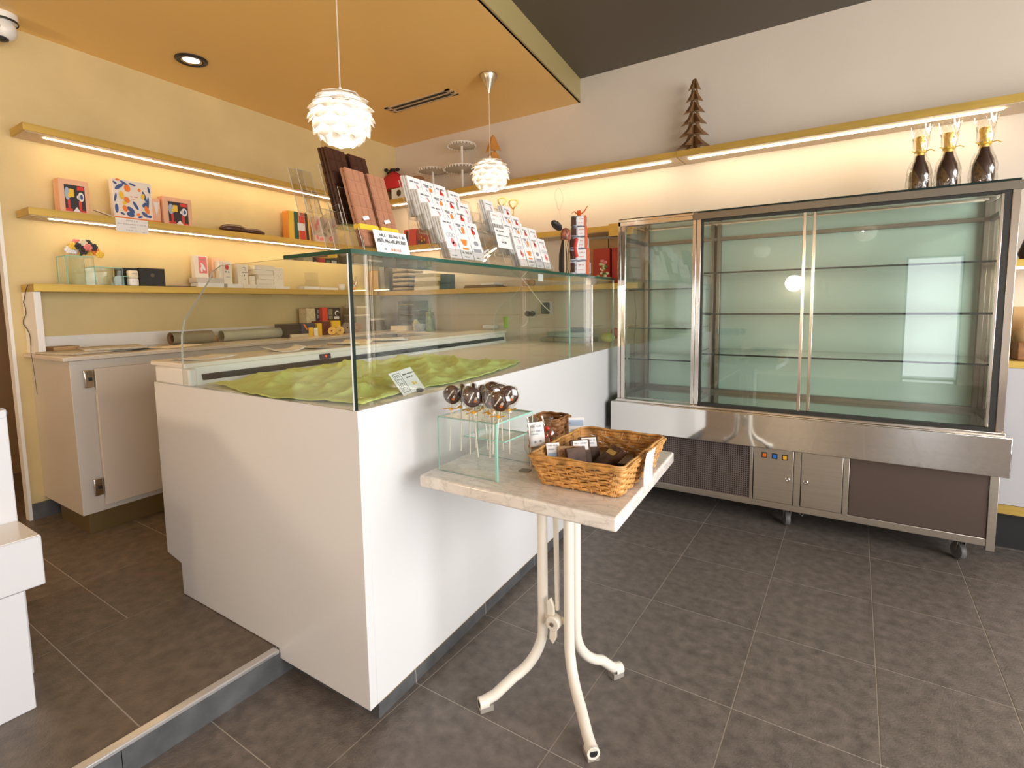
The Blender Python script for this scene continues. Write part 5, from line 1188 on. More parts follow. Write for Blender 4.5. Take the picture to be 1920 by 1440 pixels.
# card packets: three printed designs, copied into the pockets
def packet_proto(kind):
    t = thing('chocolate_packet', 'x', 'chocolate packet', (0, 0, 0)); w, h, th = .078, .155, .008
    mb = MB(); mb.box(-th, -w / 2, 0, 0, w / 2, h); mb.build('sleeve', M_paper, t, world=False, bev=.001)
    fc = Face((0, -w / 2, 0), (0, 1, 0), (0, 0, 1)); mb = MB(); fc.text(mb, .012, h - .022, .05, .006, R); 
    if kind == 1: fc.text(mb, .01, .022, .058, .008, R); 
    fc.text(mb, .018, .008, .03, .004, R); mb.build('lettering', M_ink, t, world=False, smooth=False)
    mb = MB()
    if kind == 0: fc.disc(mb, .05, .055, .014, .010); fc.disc(mb, .042, .065, .010, .012); fc.rect(mb, .046, .025, .048, .045); fc.disc(mb, .052, .118, .004, .012, rot=.5)
    if kind == 1: fc.disc(mb, .05, .115, .010, .015); fc.poly(mb, [(.015, .078), (.06, .078), (.048, .055), (.028, .055)]); fc.rect(mb, .018, .038, .058, .046)
    if kind == 2: fc.disc(mb, .04, .115, .013, .010); fc.disc(mb, .036, .125, .007, .009); fc.rect(mb, .038, .09, .040, .108)
    mb.build('red_print', (M_pinkp, M_orange, M_red)[kind], t, world=False, smooth=False)
    mb = MB()
    if kind == 0:
        for k in range(3): 
            for q in range(10):
                a0 = 2 * PI * q / 10; a1 = 2 * PI * (q + 1) / 10; r0, r1 = .0085, .0068; cx_ = .022 + .018 * k
                fc.poly(mb, [(cx_ + r0 * math.cos(a0), .088 + r0 * math.sin(a0)), (cx_ + r0 * math.cos(a1), .088 + r0 * math.sin(a1)), (cx_ + r1 * math.cos(a1), .088 + r1 * math.sin(a1)), (cx_ + r1 * math.cos(a0), .088 + r1 * math.sin(a0))])
    if kind == 1: fc.poly(mb, [(.02, .12), (.024, .122), (.04, .098), (.036, .096)]); fc.disc(mb, .03, .13, .012, .004)
    if kind == 2: fc.disc(mb, .04, .07, .016, .010); fc.rect(mb, .012, .034, .066, .048)
    mb.build('grey_print', M_greyink, t, world=False, smooth=False)
    return t
protos = [packet_proto(k) for k in range(3)]; used = [False] * 3
TIERN = ('lowest', 'second lowest', 'second highest', 'highest')
def fill(R0, w, tiers, cols, rackname, dx, dz, ptilt, skip=(), group=None, depth=3):
    for k in range(tiers):
        for c in range(cols):
            if (k, c) in skip: continue
            for q in range(depth):
                if k < 0: continue
                yy = -w / 2 + w * (c + .5) / cols
                T = R0 @ Matrix.Translation((-dx * k, 0, .006 + dz * k)) @ Matrix.Rotation(-ptilt, 4, 'Y') @ Matrix.Translation((.0148 - .0105 * q - .0008, yy, .0 + .004 * q))
                kd = (c + (0 if k else 0)) % 3
                loc, rot, _ = T.decompose()
                col = ('left', 'middle', 'right')[c] if cols == 3 else ('leftmost', 'second', 'third', 'rightmost')[c]
                lb = 'white %s packet, %s column, %s tier of the %s card rack' % (('front', 'middle', 'rear')[q], col, TIERN[k], rackname)
                if not used[kd]:
                    used[kd] = True; o = protos[kd]; o.location = loc; o.rotation_euler = rot.to_euler(); o['label'] = lb; o['group'] = group
                else: dup(protos[kd], loc, rot.to_euler(), lb, group)
t, R0, w = rack('clear stepped rack of white printed chocolate packets beside the chocolate slabs', 1.458, 1.700, 4, -1.115, 3)
fill(R0, w, 4, 3, 'first', .048, .053, .28, group='packets in the first card rack')
t, R0, w = rack('clear stepped rack of white packets nearer the bottle-shaped gift stack, half empty', 1.985, 2.325, 4, -1.115, 4)
fill(R0, w, 4, 4, 'second', .048, .053, .28, skip=((3, 3), (2, 3), (3, 1)), group='packets in the second card rack')
# half empty rack between them
t, R0, w = rack('clear rack with a few grey edged packets between the two full card racks', 1.745, 1.955, 4, -1.135, 3)
fill(R0, w, 4, 3, 'middle', .048, .053, .28, skip=((0, 0), (0, 1), (0, 2), (1, 0), (1, 1), (1, 2), (3, 2), (2, 2), (2, 1), (3, 1)), group='packets in the middle card rack')
# slab rack with milk and dark chocolate bars
t, R0, w = rack('clear stepped rack holding large bare chocolate slabs at the near end', 1.05, 1.23, 2, -1.128, 2, h0=.17, dx=.075, dz=.075, name='slab_rack')
def slab_proto(mtl, kind):
    t = thing('chocolate_slab', 'x', 'chocolate slab', (0, 0, 0)); w, h, th = .074, .238, .010
    mb = MB(); mb.box(-th, -w / 2, 0, -.003, w / 2, h)
    for i in range(3):
        for j in range(6):
            y0 = -w / 2 + w * i / 3 + .0015; z0 = h * j / 6 + .0015; y1 = y0 + w / 3 - .003; z1 = z0 + h / 6 - .003
            mb.add([(-.003, y0, z0), (-.003, y1, z0), (-.003, y1, z1), (-.003, y0, z1), (0, y0 + .002, z0 + .002), (0, y1 - .002, z0 + .002), (0, y1 - .002, z1 - .002), (0, y0 + .002, z1 - .002)], [(4, 5, 6, 7), (0, 1, 5, 4), (1, 2, 6, 5), (2, 3, 7, 6), (3, 0, 4, 7)])
    mb.build('slab_body', mtl, t, world=False)
    if kind:
        mb = MB(); fc = Face((0, -w / 2, 0), (0, 1, .25), (0, -.25, 1)); fc.rect(mb, .038, .070, .065, .081, .002); mb.build('white_sticker', M_paper, t, world=False, smooth=False)
        mb = MB(); mb.box(-.011, -w / 2 - .001, .050, .001, w / 2 + .001, .066); mb.build('yellow_band', M_yellow, t, world=False)
    return t
pm = slab_proto(M_milk, True); pd = slab_proto(M_choc, False)
first = {0: True, 1: True}
for kind, proto, k, nm in ((0, pm, 0, 'milk'), (1, pd, 1, 'dark')):
    for c in range(2):
        for q in range(2 if kind == 0 else 3):
            T = R0 @ Matrix.Translation((-.075 * k, 0, .014 + .070 * k)) @ Matrix.Rotation(-.28, 4, 'Y') @ Matrix.Translation((.0150 - .0125 * q, -w / 2 + w * (c + .5) / 2, .0 + .004 * q))
            loc, rot, _ = T.decompose()
            lb = '%s chocolate slab, %s one in the %s pocket of the %s tier' % (nm, (('front', 'rear') if kind == 0 else ('front', 'middle', 'rear'))[q], ('left', 'right')[c], ('lower', 'upper')[k])
            if first[kind]: first[kind] = False; proto.location = loc; proto.rotation_euler = rot.to_euler(); proto['label'] = lb; proto['group'] = nm + ' chocolate slabs in the rack'
            else: dup(proto, loc, rot.to_euler(), lb, nm + ' chocolate slabs in the rack')
# empty pocket to the left of the slabs
t = thing('empty_holder', 'empty clear pocket rack left of the chocolate slabs', 'display rack', (-1.22 + S, 1.0, GZ))
for k, (dx_, zz, hh) in enumerate(((-.0, .0, .12), (-.06, .06, .12), (-.12, .12, .13))):
    T = Matrix.Translation((-1.155 + S + dx_, 1.012, GZ + zz)) @ Matrix.Rotation(-S, 4, 'Z') @ Matrix.Rotation(-.28, 4, 'Y')
    mb = MB(); acr_box(mb, T, -.002, -.026, 0, 0, .026, hh); acr_box(mb, T, -.036, -.026, 0, -.034, .026, hh + .02); mb.box(-.034, -.026, 0, -.002, -.024, hh * .9, T, mi=[1, 1, 0, 0, 1, 1]); mb.build('pocket', [M_acryl, M_acr_e], t, smooth=False)
# price signs
def sign(name, label, y0, w, h, u, z, lines, tilt=.25, mtl=M_paper, cl='price card'):
    T = Matrix.Translation((u + S * (y0 + w / 2), y0 + w / 2, z)) @ Matrix.Rotation(-S, 4, 'Z') @ Matrix.Rotation(-tilt, 4, 'Y')
    loc, rot, _ = T.decompose(); t = thing(name, label, cl, loc); t.rotation_euler = rot.to_euler()
    mb = MB(); mb.box(-.0015, -w / 2, 0, 0, w / 2, h); mb.build('card', mtl, t, world=False, smooth=False)
    fc = Face((0, -w / 2, 0), (0, 1, 0), (0, 0, 1)); mb = MB(); mr = MB()
    for a, b_, ww, hh, red in lines: fc.text(mr if red else mb, a * w, b_ * h, ww * w, hh, R)
    mb.build('lettering', M_ink, t, world=False, smooth=False)
    if mr.v: mr.build('price_lettering', M_orange, t, world=False, smooth=False)
    return t
sign('slab_sign', 'white sign with two bold text lines in front of the milk chocolate slabs', 1.085, .145, .068, -1.088, GZ, ((.12, .72, .78, .009, 0), (.06, .46, .86, .011, 0), (.22, .12, .06, .006, 0), (.42, .10, .30, .008, 1)))
sign('rack_sign', 'white price card clipped low in front of the second card rack', 1.80, .12, .085, -1.10, GZ + .075, ((.1, .82, .5, .006, 0), (.1, .6, .8, .005, 0), (.3, .25, .3, .01, 0)))
sign('rack_sign', 'smaller white card with orange line above the other card of the second rack', 1.80, .08, .05, -1.13, GZ + .175, ((.2, .7, .6, .005, 1), (.1, .3, .2, .006, 0)))
mb = MB(); T = Matrix.Translation((-1.115 + S * 1.72, 1.715, GZ + .002)); mb.tube([tuple(T @ Vector(v)) for v in ((0, -.02, 0), (-.005, -.01, .03), (-.01, .01, .05), (-.005, .03, .06))], .003, 6, flat=(2.2, .6)); solo('paper_strip', mb, M_paper, 'curled white strip between the first and second card racks', 'strip')
# gift tower at the far end
gx, gy = -1.115 + S * 2.72, 2.72
M_pat = mat('blue_white_pattern', (.30, .32, .37), .5, noise=(45, .9, 2))
for k, (w_, d_, h_) in enumerate(((.135, .12, .075), (.125, .115, .065), (.11, .10, .065), (.10, .09, .055), (.09, .085, .06))):
    z = GZ + sum((.0755, .0655, .0655, .0555, .06)[:k])
    t = thing('gift_packet', 'patterned white and blue gift box, %s of the ribbon tied stack' % ('bottom', 'second from bottom', 'middle', 'second from top', 'top')[k], 'gift box', (gx, gy, z))
    T = Matrix.Translation((gx, gy, z)) @ Matrix.Rotation(-S + .3 + .06 * (k % 2), 4, 'Z')
    mb = MB(); mb.box(-d_ / 2, -w_ / 2, 0, d_ / 2, w_ / 2, h_, T); mb.build('box_body', M_pat, t, bev=.006)
    fc = Face(T @ Vector((d_ / 2, -w_ / 2, 0)), T.to_3x3() @ Vector((0, 1, 0)), (0, 0, 1))
    mb = MB(); fc.rect(mb, w_ * .34, h_ * .12, w_ * .82, h_ * .9, .0012); mb.build('white_label', M_paper, t, smooth=False)
    mb = MB(); fc.text(mb, w_ * .42, h_ * .65, w_ * .3, .005, R, .002); fc.text(mb, w_ * .42, h_ * .3, w_ * .3, .004, R, .002); mb.build('lettering', M_greyink, t, smooth=False)
    fc2 = Face(T @ Vector((-d_ / 2, -w_ / 2, 0)), T.to_3x3() @ Vector((1, 0, 0)), (0, 0, 1)); mb = MB(); fc2.rect(mb, d_ * .04, h_ * .15, d_ * .34, h_ * .85, .0012); mb.build('dark_window', M_choc, t, smooth=False)
    mb = MB(); fc2.rect(mb, d_ * .42, h_ * .1, d_ * .84, h_ * .92, .0013); mb.build('white_label', M_paper, t, smooth=False)
    mb = MB(); fc2.text(mb, d_ * .48, h_ * .65, d_ * .3, .005, R, .002); fc2.text(mb, d_ * .48, h_ * .3, d_ * .25, .004, R, .002); mb.build('lettering', M_red, t, smooth=False)
    mb = MB(); fc2.rect(mb, d_ * .87, 0, d_ * .99, h_, .0025); mb.build('orange_ribbon', mat('orange_ribbon', (.80, .12, .02), .5), t, smooth=False)
    mb = MB(); fc.rect(mb, w_ * .86, 0, w_ * .97, h_, .0025); mb.build('orange_ribbon', mat('orange_ribbon', (.80, .12, .02), .5), t, smooth=False)
zt = GZ + .0755 + .0655 * 2 + .0555 + .06
t = thing('ribbon_bow', 'orange red ribbon bow on top of the gift stack', 'bow', (gx, gy, zt))
for a, l_ in ((.3, .06), (2.0, .05), (-1.2, .045), (3.6, .05)):
    mb = MB(); mb.tube([(gx, gy, zt + .006), (gx + l_ * .5 * math.cos(a), gy + l_ * .5 * math.sin(a), zt + .03), (gx + l_ * math.cos(a) * .8, gy + l_ * math.sin(a), zt + (.06 if l_ > .055 else .02))], [.006, .007, .003], 6, flat=(1.6, .4)); mb.build('loop', MATS['orange_ribbon'], t)
# small black pouch, dark cap-like sweet and red cane left of the stack
hx, hy = -1.12 + S * 2.52, 2.52
t = thing('striped_pouch', 'black and brown striped pouch standing left of the gift stack', 'pouch', (hx, hy, GZ))
mb = MB(); mb.lathe([(.03, 0), (.036, .02), (.034, .10), (.022, .15), (.016, .175)], 16, Matrix.Translation((hx, hy, GZ)) @ Matrix.Diagonal((.8, 1.0, 1, 1))); mb.build('pouch_body', M_black, t)
for k in range(4):
    a = -.9 + .55 * k; mb = MB(); mb.tube([(hx + .8 * r_ * math.cos(a), hy + r_ * math.sin(a), GZ + z_) for r_, z_ in ((.031, .002), (.037, .02), (.035, .10), (.023, .15), (.017, .175))], .004, 6, flat=(1, .4)); mb.build('brown_stripe', M_kraft, t)
t = thing('wrapped_figure', 'wrapped chocolate golf-club shaped sweet with black head, left of the gift stack', 'sweet', (hx - .03, hy + .02, GZ + .17))
mb = MB(); mb.ball((hx - .045, hy - .0, GZ + .255), .024, .05, .020, 14, M=Matrix.Rotation(-.35, 4, 'X')); mb.build('black_head', M_blackpl, t)
mb = MB(); mb.ball((hx - .02, hy + .055, GZ + .205), .03, .032, .042, 12); mb.build('printed_body', mat('red_brown_print', (.35, .12, .07), .5, noise=(60, .8, 2)), t)
mb = MB(); mb.tube([(hx + .03, hy + .085, GZ + .19), (hx + .03, hy + .065, GZ + .14), (hx + .03, hy + .085, GZ + .09)], .008, 8); mb.build('red_cane', M_red, t)
mb = MB(); mb.tube([(hx + .038, hy + .095, GZ + .185), (hx + .038, hy + .075, GZ + .14), (hx + .038, hy + .095, GZ + .095)], .005, 8); mb.build('white_cane_stripe', M_paper, t)
# clear bow above it, thin wire outline
zz = GZ + .30; c0 = Vector((hx - .03, hy, zz + .09))
mb = MB(); pts = [(c0.x, c0.y + .047 * math.sin(a) * (1 if math.cos(a) > -.2 else .75), c0.z + .055 * math.cos(a)) for a in [2 * PI * k / 24 for k in range(24)]]
mb.tube(pts, .0016, 6, closed=True); mb.tube([(c0.x, hy - .035, zz - .035), (c0.x, hy - .01, zz + .02), (c0.x, hy, zz + .034), (c0.x, hy + .012, zz + .02), (c0.x, hy + .03, zz - .04)], .0016, 6)
mb.tube([(c0.x, hy - .03, c0.z - .0), (c0.x, hy - .015, c0.z - .035), (c0.x, hy, c0.z - .053)], .001, 6)
solo('clear_ribbon', mb, mat('clear_film_edge', (.75, .62, .45), .3), 'looped clear ribbon outline rising above the black head of the sweet', 'ribbon')
wbk = at_s(1010, 520, UR - .02)

# ------------------------------------------------------------ on the marble table
TT = TZ + .0006
# glass riser holding the lollipops
gx0, gx1, gy0, gy1, gh = -1.055, -.838, 1.195, 1.395, .168
t = thing('lollipop_stand', 'open glass riser holding the lollipops on the marble table', 'glass stand', ((gx0 + gx1) / 2, (gy0 + gy1) / 2, TT))
mb = MB(); glass_panel(mb, gx0, gy0, TT, gx1, gy0 + .005, TT + gh, 'y'); mb.build('front_sheet', [M_glass, M_edge_l], t, smooth=False)
mb = MB(); glass_panel(mb, gx0, gy0 + .005, TT + gh - .005, gx1, gy1, TT + gh, 'z'); mb.build('top_sheet', [M_glass, M_edge_l], t, smooth=False)
mb = MB(); glass_panel(mb, gx0, gy1, TT, gx1, gy1 + .005, TT + gh, 'y'); mb.build('back_sheet', [M_glass, M_edge_l], t, smooth=False)
mb = MB(); mb.box(gx1 - .004, gy0 - .001, TT, gx1 + .0025, gy0 + .006, TT + gh); mb.build('bright_edge', M_edge_l, t)
mb = MB(); glass_panel(mb, gx0 + .06, gy0 + .05, TT + gh * .60, gx1 - .005, gy1 - .02, TT + gh * .60 + .004, 'z'); mb.build('inner_sheet', [M_glass, M_edge_l], t, smooth=False)
# lollipops
def lolly_proto():
    t = thing('lollipop', 'x', 'lollipop', (0, 0, 0))
    mb = MB(); M = Matrix.Translation((0, 0, .150)) @ Matrix.Rotation(PI / 2, 4, 'X')
    mb.lathe([(.0001, -.006), (.025, -.006), (.029, -.003), (.029, .003), (.025, .006), (.0001, .006)], 28, M, cap=False); mb.build('chocolate_disc', M_choc, t, world=False)
    mb = MB(); fc = Face((-.026, -.0062, .124), (1, 0, 0), (0, 0, 1))
    fc.poly(mb, [(.012, .012), (.016, .012), (.034, .040), (.030, .042)], .0004); fc.disc(mb, .036, .020, .004, .007, .0004, rot=-.4); mb.build('white_decoration', M_paper, t, world=False, smooth=False)
    mb = MB(); fc.disc(mb, .034, .014, .005, .004, .0007); mb.build('orange_decoration', M_orange, t, world=False, smooth=False)
    mb = MB(); mb.cyl((0, 0, -.03), (0, 0, .126), .0019, 8); mb.build('stick', M_ivory, t, world=False)
    def film(u, v):
        a = 2 * PI * u; z = .178 - .085 * v; r = .033 * math.sqrt(max(.02, 1 - ((z - .150) / .036) ** 2)) if z > .128 else (.030 * (z - .10) / .028 * .8 + .004 if z > .104 else .004 + (.104 - z) * .9)
        return (r * math.cos(a) * (1 + .05 * math.sin(5 * a)), r * .42 * math.sin(a), z)
    mb = MB(); mb.grid(film, 20, 14); mb.build('clear_wrap', M_cello, t, world=False)
    mb = MB(); mb.ball((0, -.004, .106), .007, .006, .005, 8); mb.tube([(-.024, -.006, .102), (-.008, -.006, .107), (.008, -.006, .107), (.022, -.008, .112)], [.003, .002, .002, .003], 6, flat=(1.5, .6)); mb.build('gold_tie', mat('amber_ribbon', (.85, .42, .02), .4), t, world=False)
    return t
lp = lolly_proto()
spots = [(-1.040, 1.235, .2, .1), (-1.012, 1.255, -.7, -.1), (-.990, 1.300, -.9, .05), (-.966, 1.240, -.35, 0), (-.945, 1.300, -1.25, .1), (-.925, 1.222, .55, -.08), (-.905, 1.275, .8, .02), (-.900, 1.320, .9, -.05), (-.888, 1.235, -.3, .06), (-.862, 1.300, .6, 0), (-.848, 1.212, .2, .1), (-.955, 1.345, .4, 0)]
ords = ['leftmost', 'second from the left', 'third from the left', 'fourth from the left', 'fifth from the left', 'sixth from the left', 'seventh from the left', 'rear', 'fourth from the right', 'third from the right', 'rightmost', 'hindmost']
for k, (x, y, rz, ti) in enumerate(spots):
    lb = 'dark chocolate lollipop with amber tie, %s in the glass riser' % ords[k] if k not in (7, 8, 9) else 'dark chocolate lollipop turned sideways, %s in the glass riser' % {7: 'behind the middle', 8: 'third from the right, front row', 9: 'second from the right, back row'}[k]
    loc = (x, y, TT + .082); rot = (ti * .5, ti, rz)
    if k == 0: lp.location = loc; lp.rotation_euler = rot; lp['label'] = lb; lp['group'] = 'chocolate lollipops in the glass riser'
    else: dup(lp, loc, rot, lb, 'chocolate lollipops in the glass riser')
# wicker basket
def ringpath(x0, y0, x1, y1, r, n=6, step=.009):
    pts = rrect(x0, y0, x1, y1, r, n); out = []
    for i in range(len(pts)):
        a, b_ = Vector(pts[i]), Vector(pts[(i + 1) % len(pts)]); L = (b_ - a).length; m_ = max(1, int(L / step))
        for q in range(m_): out.append(a + (b_ - a) * q / m_)
    return out
def basket(name, label, cx, cy, bx_, by_, tx_, ty_, h, z, rot, mtl, rows=9, sr=.0034, pitch=.026, cat='basket'):
    t = thing(name, label, cat, (cx, cy, z)); t.rotation_euler = (0, 0, rot)
    mb = MB()
    for j in range(rows):
        f = (j + .5) / rows; hx = bx_ + (tx_ - bx_) * f; hy = by_ + (ty_ - by_) * f; zz = .004 + f * (h - .010)
        p = ringpath(-hx / 2, -hy / 2, hx / 2, hy / 2, .022); per = len(p); acc = 0; path = []
        Ls = [0]
        for i in range(per): acc += (p[(i + 1) % per] - p[i]).length; Ls.append(acc)
        nw = int(acc / pitch / 2) * 2 + 1
        for i in range(per):
            ph = PI * nw * Ls[i] / acc + (PI if j % 2 else 0)
            q = p[i]; nx = Vector((q.x / hx, q.y / hy)); 
            nn = (Vector((0, math.copysign(1, q.y))) if abs(q.y) / hy > abs(q.x) / hx else Vector((math.copysign(1, q.x), 0)))
            q2 = q + nn * .0038 * math.cos(ph); path.append((q2.x, q2.y, zz + .0012 * math.sin(ph * 2)))
        mb.tube(path, sr * h / .085 * 9 / rows * 1.15, 6, closed=True, flat=(.75, 1.25))
    mb.build('woven_wall', mtl, t, world=False)
    mb = MB(); pb = ringpath(-bx_ / 2, -by_ / 2, bx_ / 2, by_ / 2, .02, step=pitch); pt = ringpath(-tx_ / 2, -ty_ / 2, tx_ / 2, ty_ / 2, .022, step=pitch)
    for i in range(0, min(len(pb), len(pt))):
        k2 = int(i * len(pb) / min(len(pb), len(pt))); k3 = int(i * len(pt) / min(len(pb), len(pt))); mb.cyl((pb[k2].x, pb[k2].y, .002), (pt[k3].x, pt[k3].y, h - .004), .0024, 6)
    mb.build('upright_stake', mtl, t, world=False); t.children[-1]['kind'] = 'stuff'
    for dz_, dr in ((0, .001), (.004, -.004), (-.002, .004)):
        mb = MB(); p = ringpath(-tx_ / 2 - dr, -ty_ / 2 - dr, tx_ / 2 + dr, ty_ / 2 + dr, .024); N_ = len(p)
        mb.tube([(q.x, q.y, h - .002 + dz_ + .0014 * math.sin(2 * PI * i * 12 / N_ + dr * 900)) for i, q in enumerate(p)], .0036, 6, closed=True); mb.build('rim', mtl, t, world=False)
    mb = MB(); mb.prism(rrect(-bx_ / 2 + .004, -by_ / 2 + .004, bx_ / 2 - .004, by_ / 2 - .004, .018), .001, .006); mb.build('base', M_wicker_d, t, world=False)
    return t
bcx, bcy = -.612, 1.405
basket('wicker_basket', 'honey coloured rectangular wicker basket of chocolate pieces on the marble table', bcx, bcy, .232, .315, .278, .375, .088, TT, .02, M_wicker)
mb = MB(); mb.prism([(bcx + a, bcy + b_) for a, b_ in rrect(-.108, -.148, .108, .148, .02)], TT + .0065, TT + .024)
t = thing('dark_tray', 'dark brown chocolate filled tray lining the wicker basket', 'tray', (bcx, bcy, TT + .0065)); mb.build('tray_body', mat('dark_brown_card', (.07, .035, .015), .35), t, bev=.004)
for k, (a, b_, w_, l_, r_, tx_, ty_) in enumerate(((.03, .07, .09, .12, .3, .04, -.06), (.05, -.06, .08, .11, -.2, -.05, .05), (-.04, .09, .09, .10, .8, .08, .0))):
    mb = MB(); M = Matrix.Translation((bcx + a, bcy + b_, TT + .0285)) @ Matrix.Rotation(r_, 4, 'Z') @ Matrix.Rotation(tx_ * .5, 4, 'X'); mb.box(-w_ / 2, -l_ / 2, 0, w_ / 2, l_ / 2, .009, M)
    solo('chocolate_piece', mb, MATS['dark_brown_card'], 'flat dark chocolate bag in the basket, %s' % ('far right side', 'near right corner', 'along the far wall')[k], 'chocolate bag', 'flat bags in the wicker basket', bev=.003)
# upright packed pieces
def pack(name, label, x, y, z, w_, h_, th, ax, tilt, mtl, deco, cat='chocolate pack', twist=0):
    T = Matrix.Translation((x, y, z)) @ Matrix.Rotation(ax, 4, 'Z') @ Matrix.Rotation(-tilt, 4, 'X') @ Matrix.Rotation(twist, 4, 'Y'); loc, rot, _ = T.decompose()
    t = thing(name, label, cat, loc); t.rotation_euler = rot.to_euler()
    mb = MB(); mb.box(-w_ / 2, -th / 2, 0, w_ / 2, th / 2, h_); mb.build('pack_body', mtl, t, world=False, bev=.002)
    fc = Face((-w_ / 2, -th / 2, 0), (1, 0, 0), (0, 0, 1))
    for nm, mt_, fn in deco:
        mb = MB(); fn(mb, fc, w_, h_); mb.build(nm, mt_, t, world=False, smooth=False)
    return t
M_clearchoc = mat('wrapped_dark_chocolate', (.085, .038, .02), .5, spec=.3, noise=(40, .5, 3))
M_wafer = mat('wafer_texture', (.48, .30, .16), .6, noise=(220, .35, 2))
label_ = ('white_label', M_paper, lambda m, f, w, h: f.rect(m, w * .12, h * .62, w * .88, h * .96, .0012)); lt_ = ('lettering', M_greyink, lambda m, f, w, h: (f.text(m, w * .2, h * .84, w * .6, .004, R, .002), f.text(m, w * .2, h * .72, w * .5, .004, R, .002)))
z0 = TT + .026
pack('wafer_pack', 'tan textured wafer pack leaning at the left end of the basket', bcx - .060, bcy - .085, z0 + .002, .062, .068, .010, .5, .45, M_wafer, ())
pack('labelled_card', 'white label card with blue-grey print at the left front of the basket', bcx - .098, bcy - .098, z0 + .012, .04, .066, .002, .75, .45, M_paper, (('grey_panel', M_lblue, lambda m, f, w, h: f.rect(m, w * .1, h * .3, w * .9, h * .55)), ('lettering', M_greyink, lambda m, f, w, h: (f.text(m, w * .15, h * .85, w * .7, .004, R), f.text(m, w * .15, h * .68, w * .5, .004, R), f.disc(m, w * .6, h * .18, .007, .005))) ), 'price card')
for k, (a, b_, r_, ti, tw, lb) in enumerate(((-.030, -.085, .9, .35, .1, 'front dark wrapped chocolate pack beside the wafer in the basket'), (-.035, -.045, .8, .4, .1, 'second dark wrapped pack with white label at the top'), (-.030, -.000, .7, .45, .15, 'third dark wrapped pack with printed white label, behind the second'))):
    pack('chocolate_pack', lb, bcx + a, bcy + b_, z0, .06, .082 if k else .07, .014, r_, ti, M_clearchoc, (label_, lt_) if k else ())
pack('chocolate_pack', 'large leaning dark wrapped pack with gold foil stripe, middle of the basket', bcx + .012, bcy - .042, z0 + .006, .062, .085, .022, -.7, .95, M_clearchoc, (('gold_stripe', mat('gold_print', (.60, .42, .15), .3, metal=.5), lambda m, f, w, h: f.rect(m, w * .15, h * .6, w * .9, h * .78, .0012)),))
pack('chocolate_pack', 'small dark wrapped pack lying low before the large one', bcx - .010, bcy - .098, z0 + .001, .055, .035, .014, .15, 1.1, M_clearchoc, ())
# price card on basket's right rim
p = at_z(1216, 880, TT)
t = thing('basket_price_card', 'white price card fixed on the right rim of the wicker basket', 'price card', (-.470, 1.36, TT + .02))
def crd(u, v): 
    y = 1.335 + .075 * u; return (-.4668 - .02 * (1 - v) + .012 * (1 - v) ** 2 * 1.0 + .006 * math.sin(PI * u) * (1 - v), y, TT + .012 + .092 * v)
mb = MB(); mb.grid(crd, 6, 8); mb.v = [(x_ + .018, y_, z_) for x_, y_, z_ in mb.v]; mb.build('card', M_paper, t, solid=.0008)
fc = Face((-.4472, 1.340, TT + .04), (0, 1, 0), (.12, 0, 1)); mb = MB(); fc.text(mb, .006, .05, .05, .005, R, .003); fc.text(mb, .02, .037, .03, .006, R, .003); fc.text(mb, .006, .02, .055, .004, R, .0035); fc.disc(mb, .009, .040, .003, .003, .003); fc.text(mb, .03, .005, .02, .006, R, .004); mb.build('lettering', M_greyink, t, smooth=False)
# smaller cane basket with slats behind
t = basket('cane_basket', 'small brown cane basket behind the lollipops at the back of the table', -.905, 1.625, .10, .115, .115, .13, .10, TT, .05, M_wicker_d, rows=6, pitch=.03)
for k in range(14):
    a = 2 * PI * k / 14; mb = MB(); x_, y_ = .0585 * math.copysign(abs(math.cos(a)) ** .5, math.cos(a)), .066 * math.copysign(abs(math.sin(a)) ** .5, math.sin(a)); M = Matrix.Translation((x_, y_, .003)) @ Matrix.Rotation(a, 4, 'Z'); mb.box(-.002, -.009, 0, .002, .009, .055, M)
    mb.build('bamboo_slat', mat('bamboo_slat', (.52, .28, .08), .5, noise=(20, .4, 3)), t, world=False)
# sweets bags (orange, red) in front of it
for k, (x, y, mt_, lb) in enumerate(((-.885, 1.475, mat('orange_jelly', (.80, .20, .02), .3), 'clear bag of orange sweets between lollipops and cane basket'), (-.855, 1.52, mat('red_jelly', (.75, .04, .02), .3), 'clear bag of red sweets before the cane basket'))):
    t = thing('sweets_pouch', lb, 'sweets bag', (x, y, TT))
    mb = MB(); mb.lathe([(.02, 0), (.032, .02), (.03, .07), (.012, .095), (.024, .125)], 12, Matrix.Translation((x, y, TT)) @ Matrix.Diagonal((1, .6, 1, 1)), cap=False); mb.build('clear_film', M_cello, t)
    for q in range(9):
        mb = MB(); mb.ball((x + .014 * math.cos(q * 2.2), y + .008 * math.sin(q * 2.2), TT + .015 + .009 * q), .009, .008, .008, 8); mb.build('sweet', mt_, t)
sw = pack('standing_price_card', 'white price card with grey lines leaning right of the lollipop riser', -.812, 1.385, TT + .062, .052, .075, .0015, .95, .25, M_paper, (('lettering', M_greyink, lambda m, f, w, h: (f.text(m, w * .12, h * .78, w * .7, .006, R), f.text(m, w * .12, h * .6, w * .75, .004, R), f.text(m, w * .12, h * .48, w * .6, .004, R), f.disc(m, w * .35, h * .18, .004, .004), f.disc(m, w * .7, h * .2, .004, .004))),), 'price card')
t = thing('card_holder', 'clear acrylic card holder under the leaning price card', 'card holder', (-.82, 1.40, TT))
mb = MB(); mb.box(-.826, 1.36, TT, -.823, 1.44, TT + .13, mi=[1, 1, 1, 1, 0, 0]); mb.box(-.826, 1.36, TT, -.78, 1.44, TT + .002, mi=0); mb.build('holder_sheet', [M_acryl, M_acr_e], t, smooth=False)
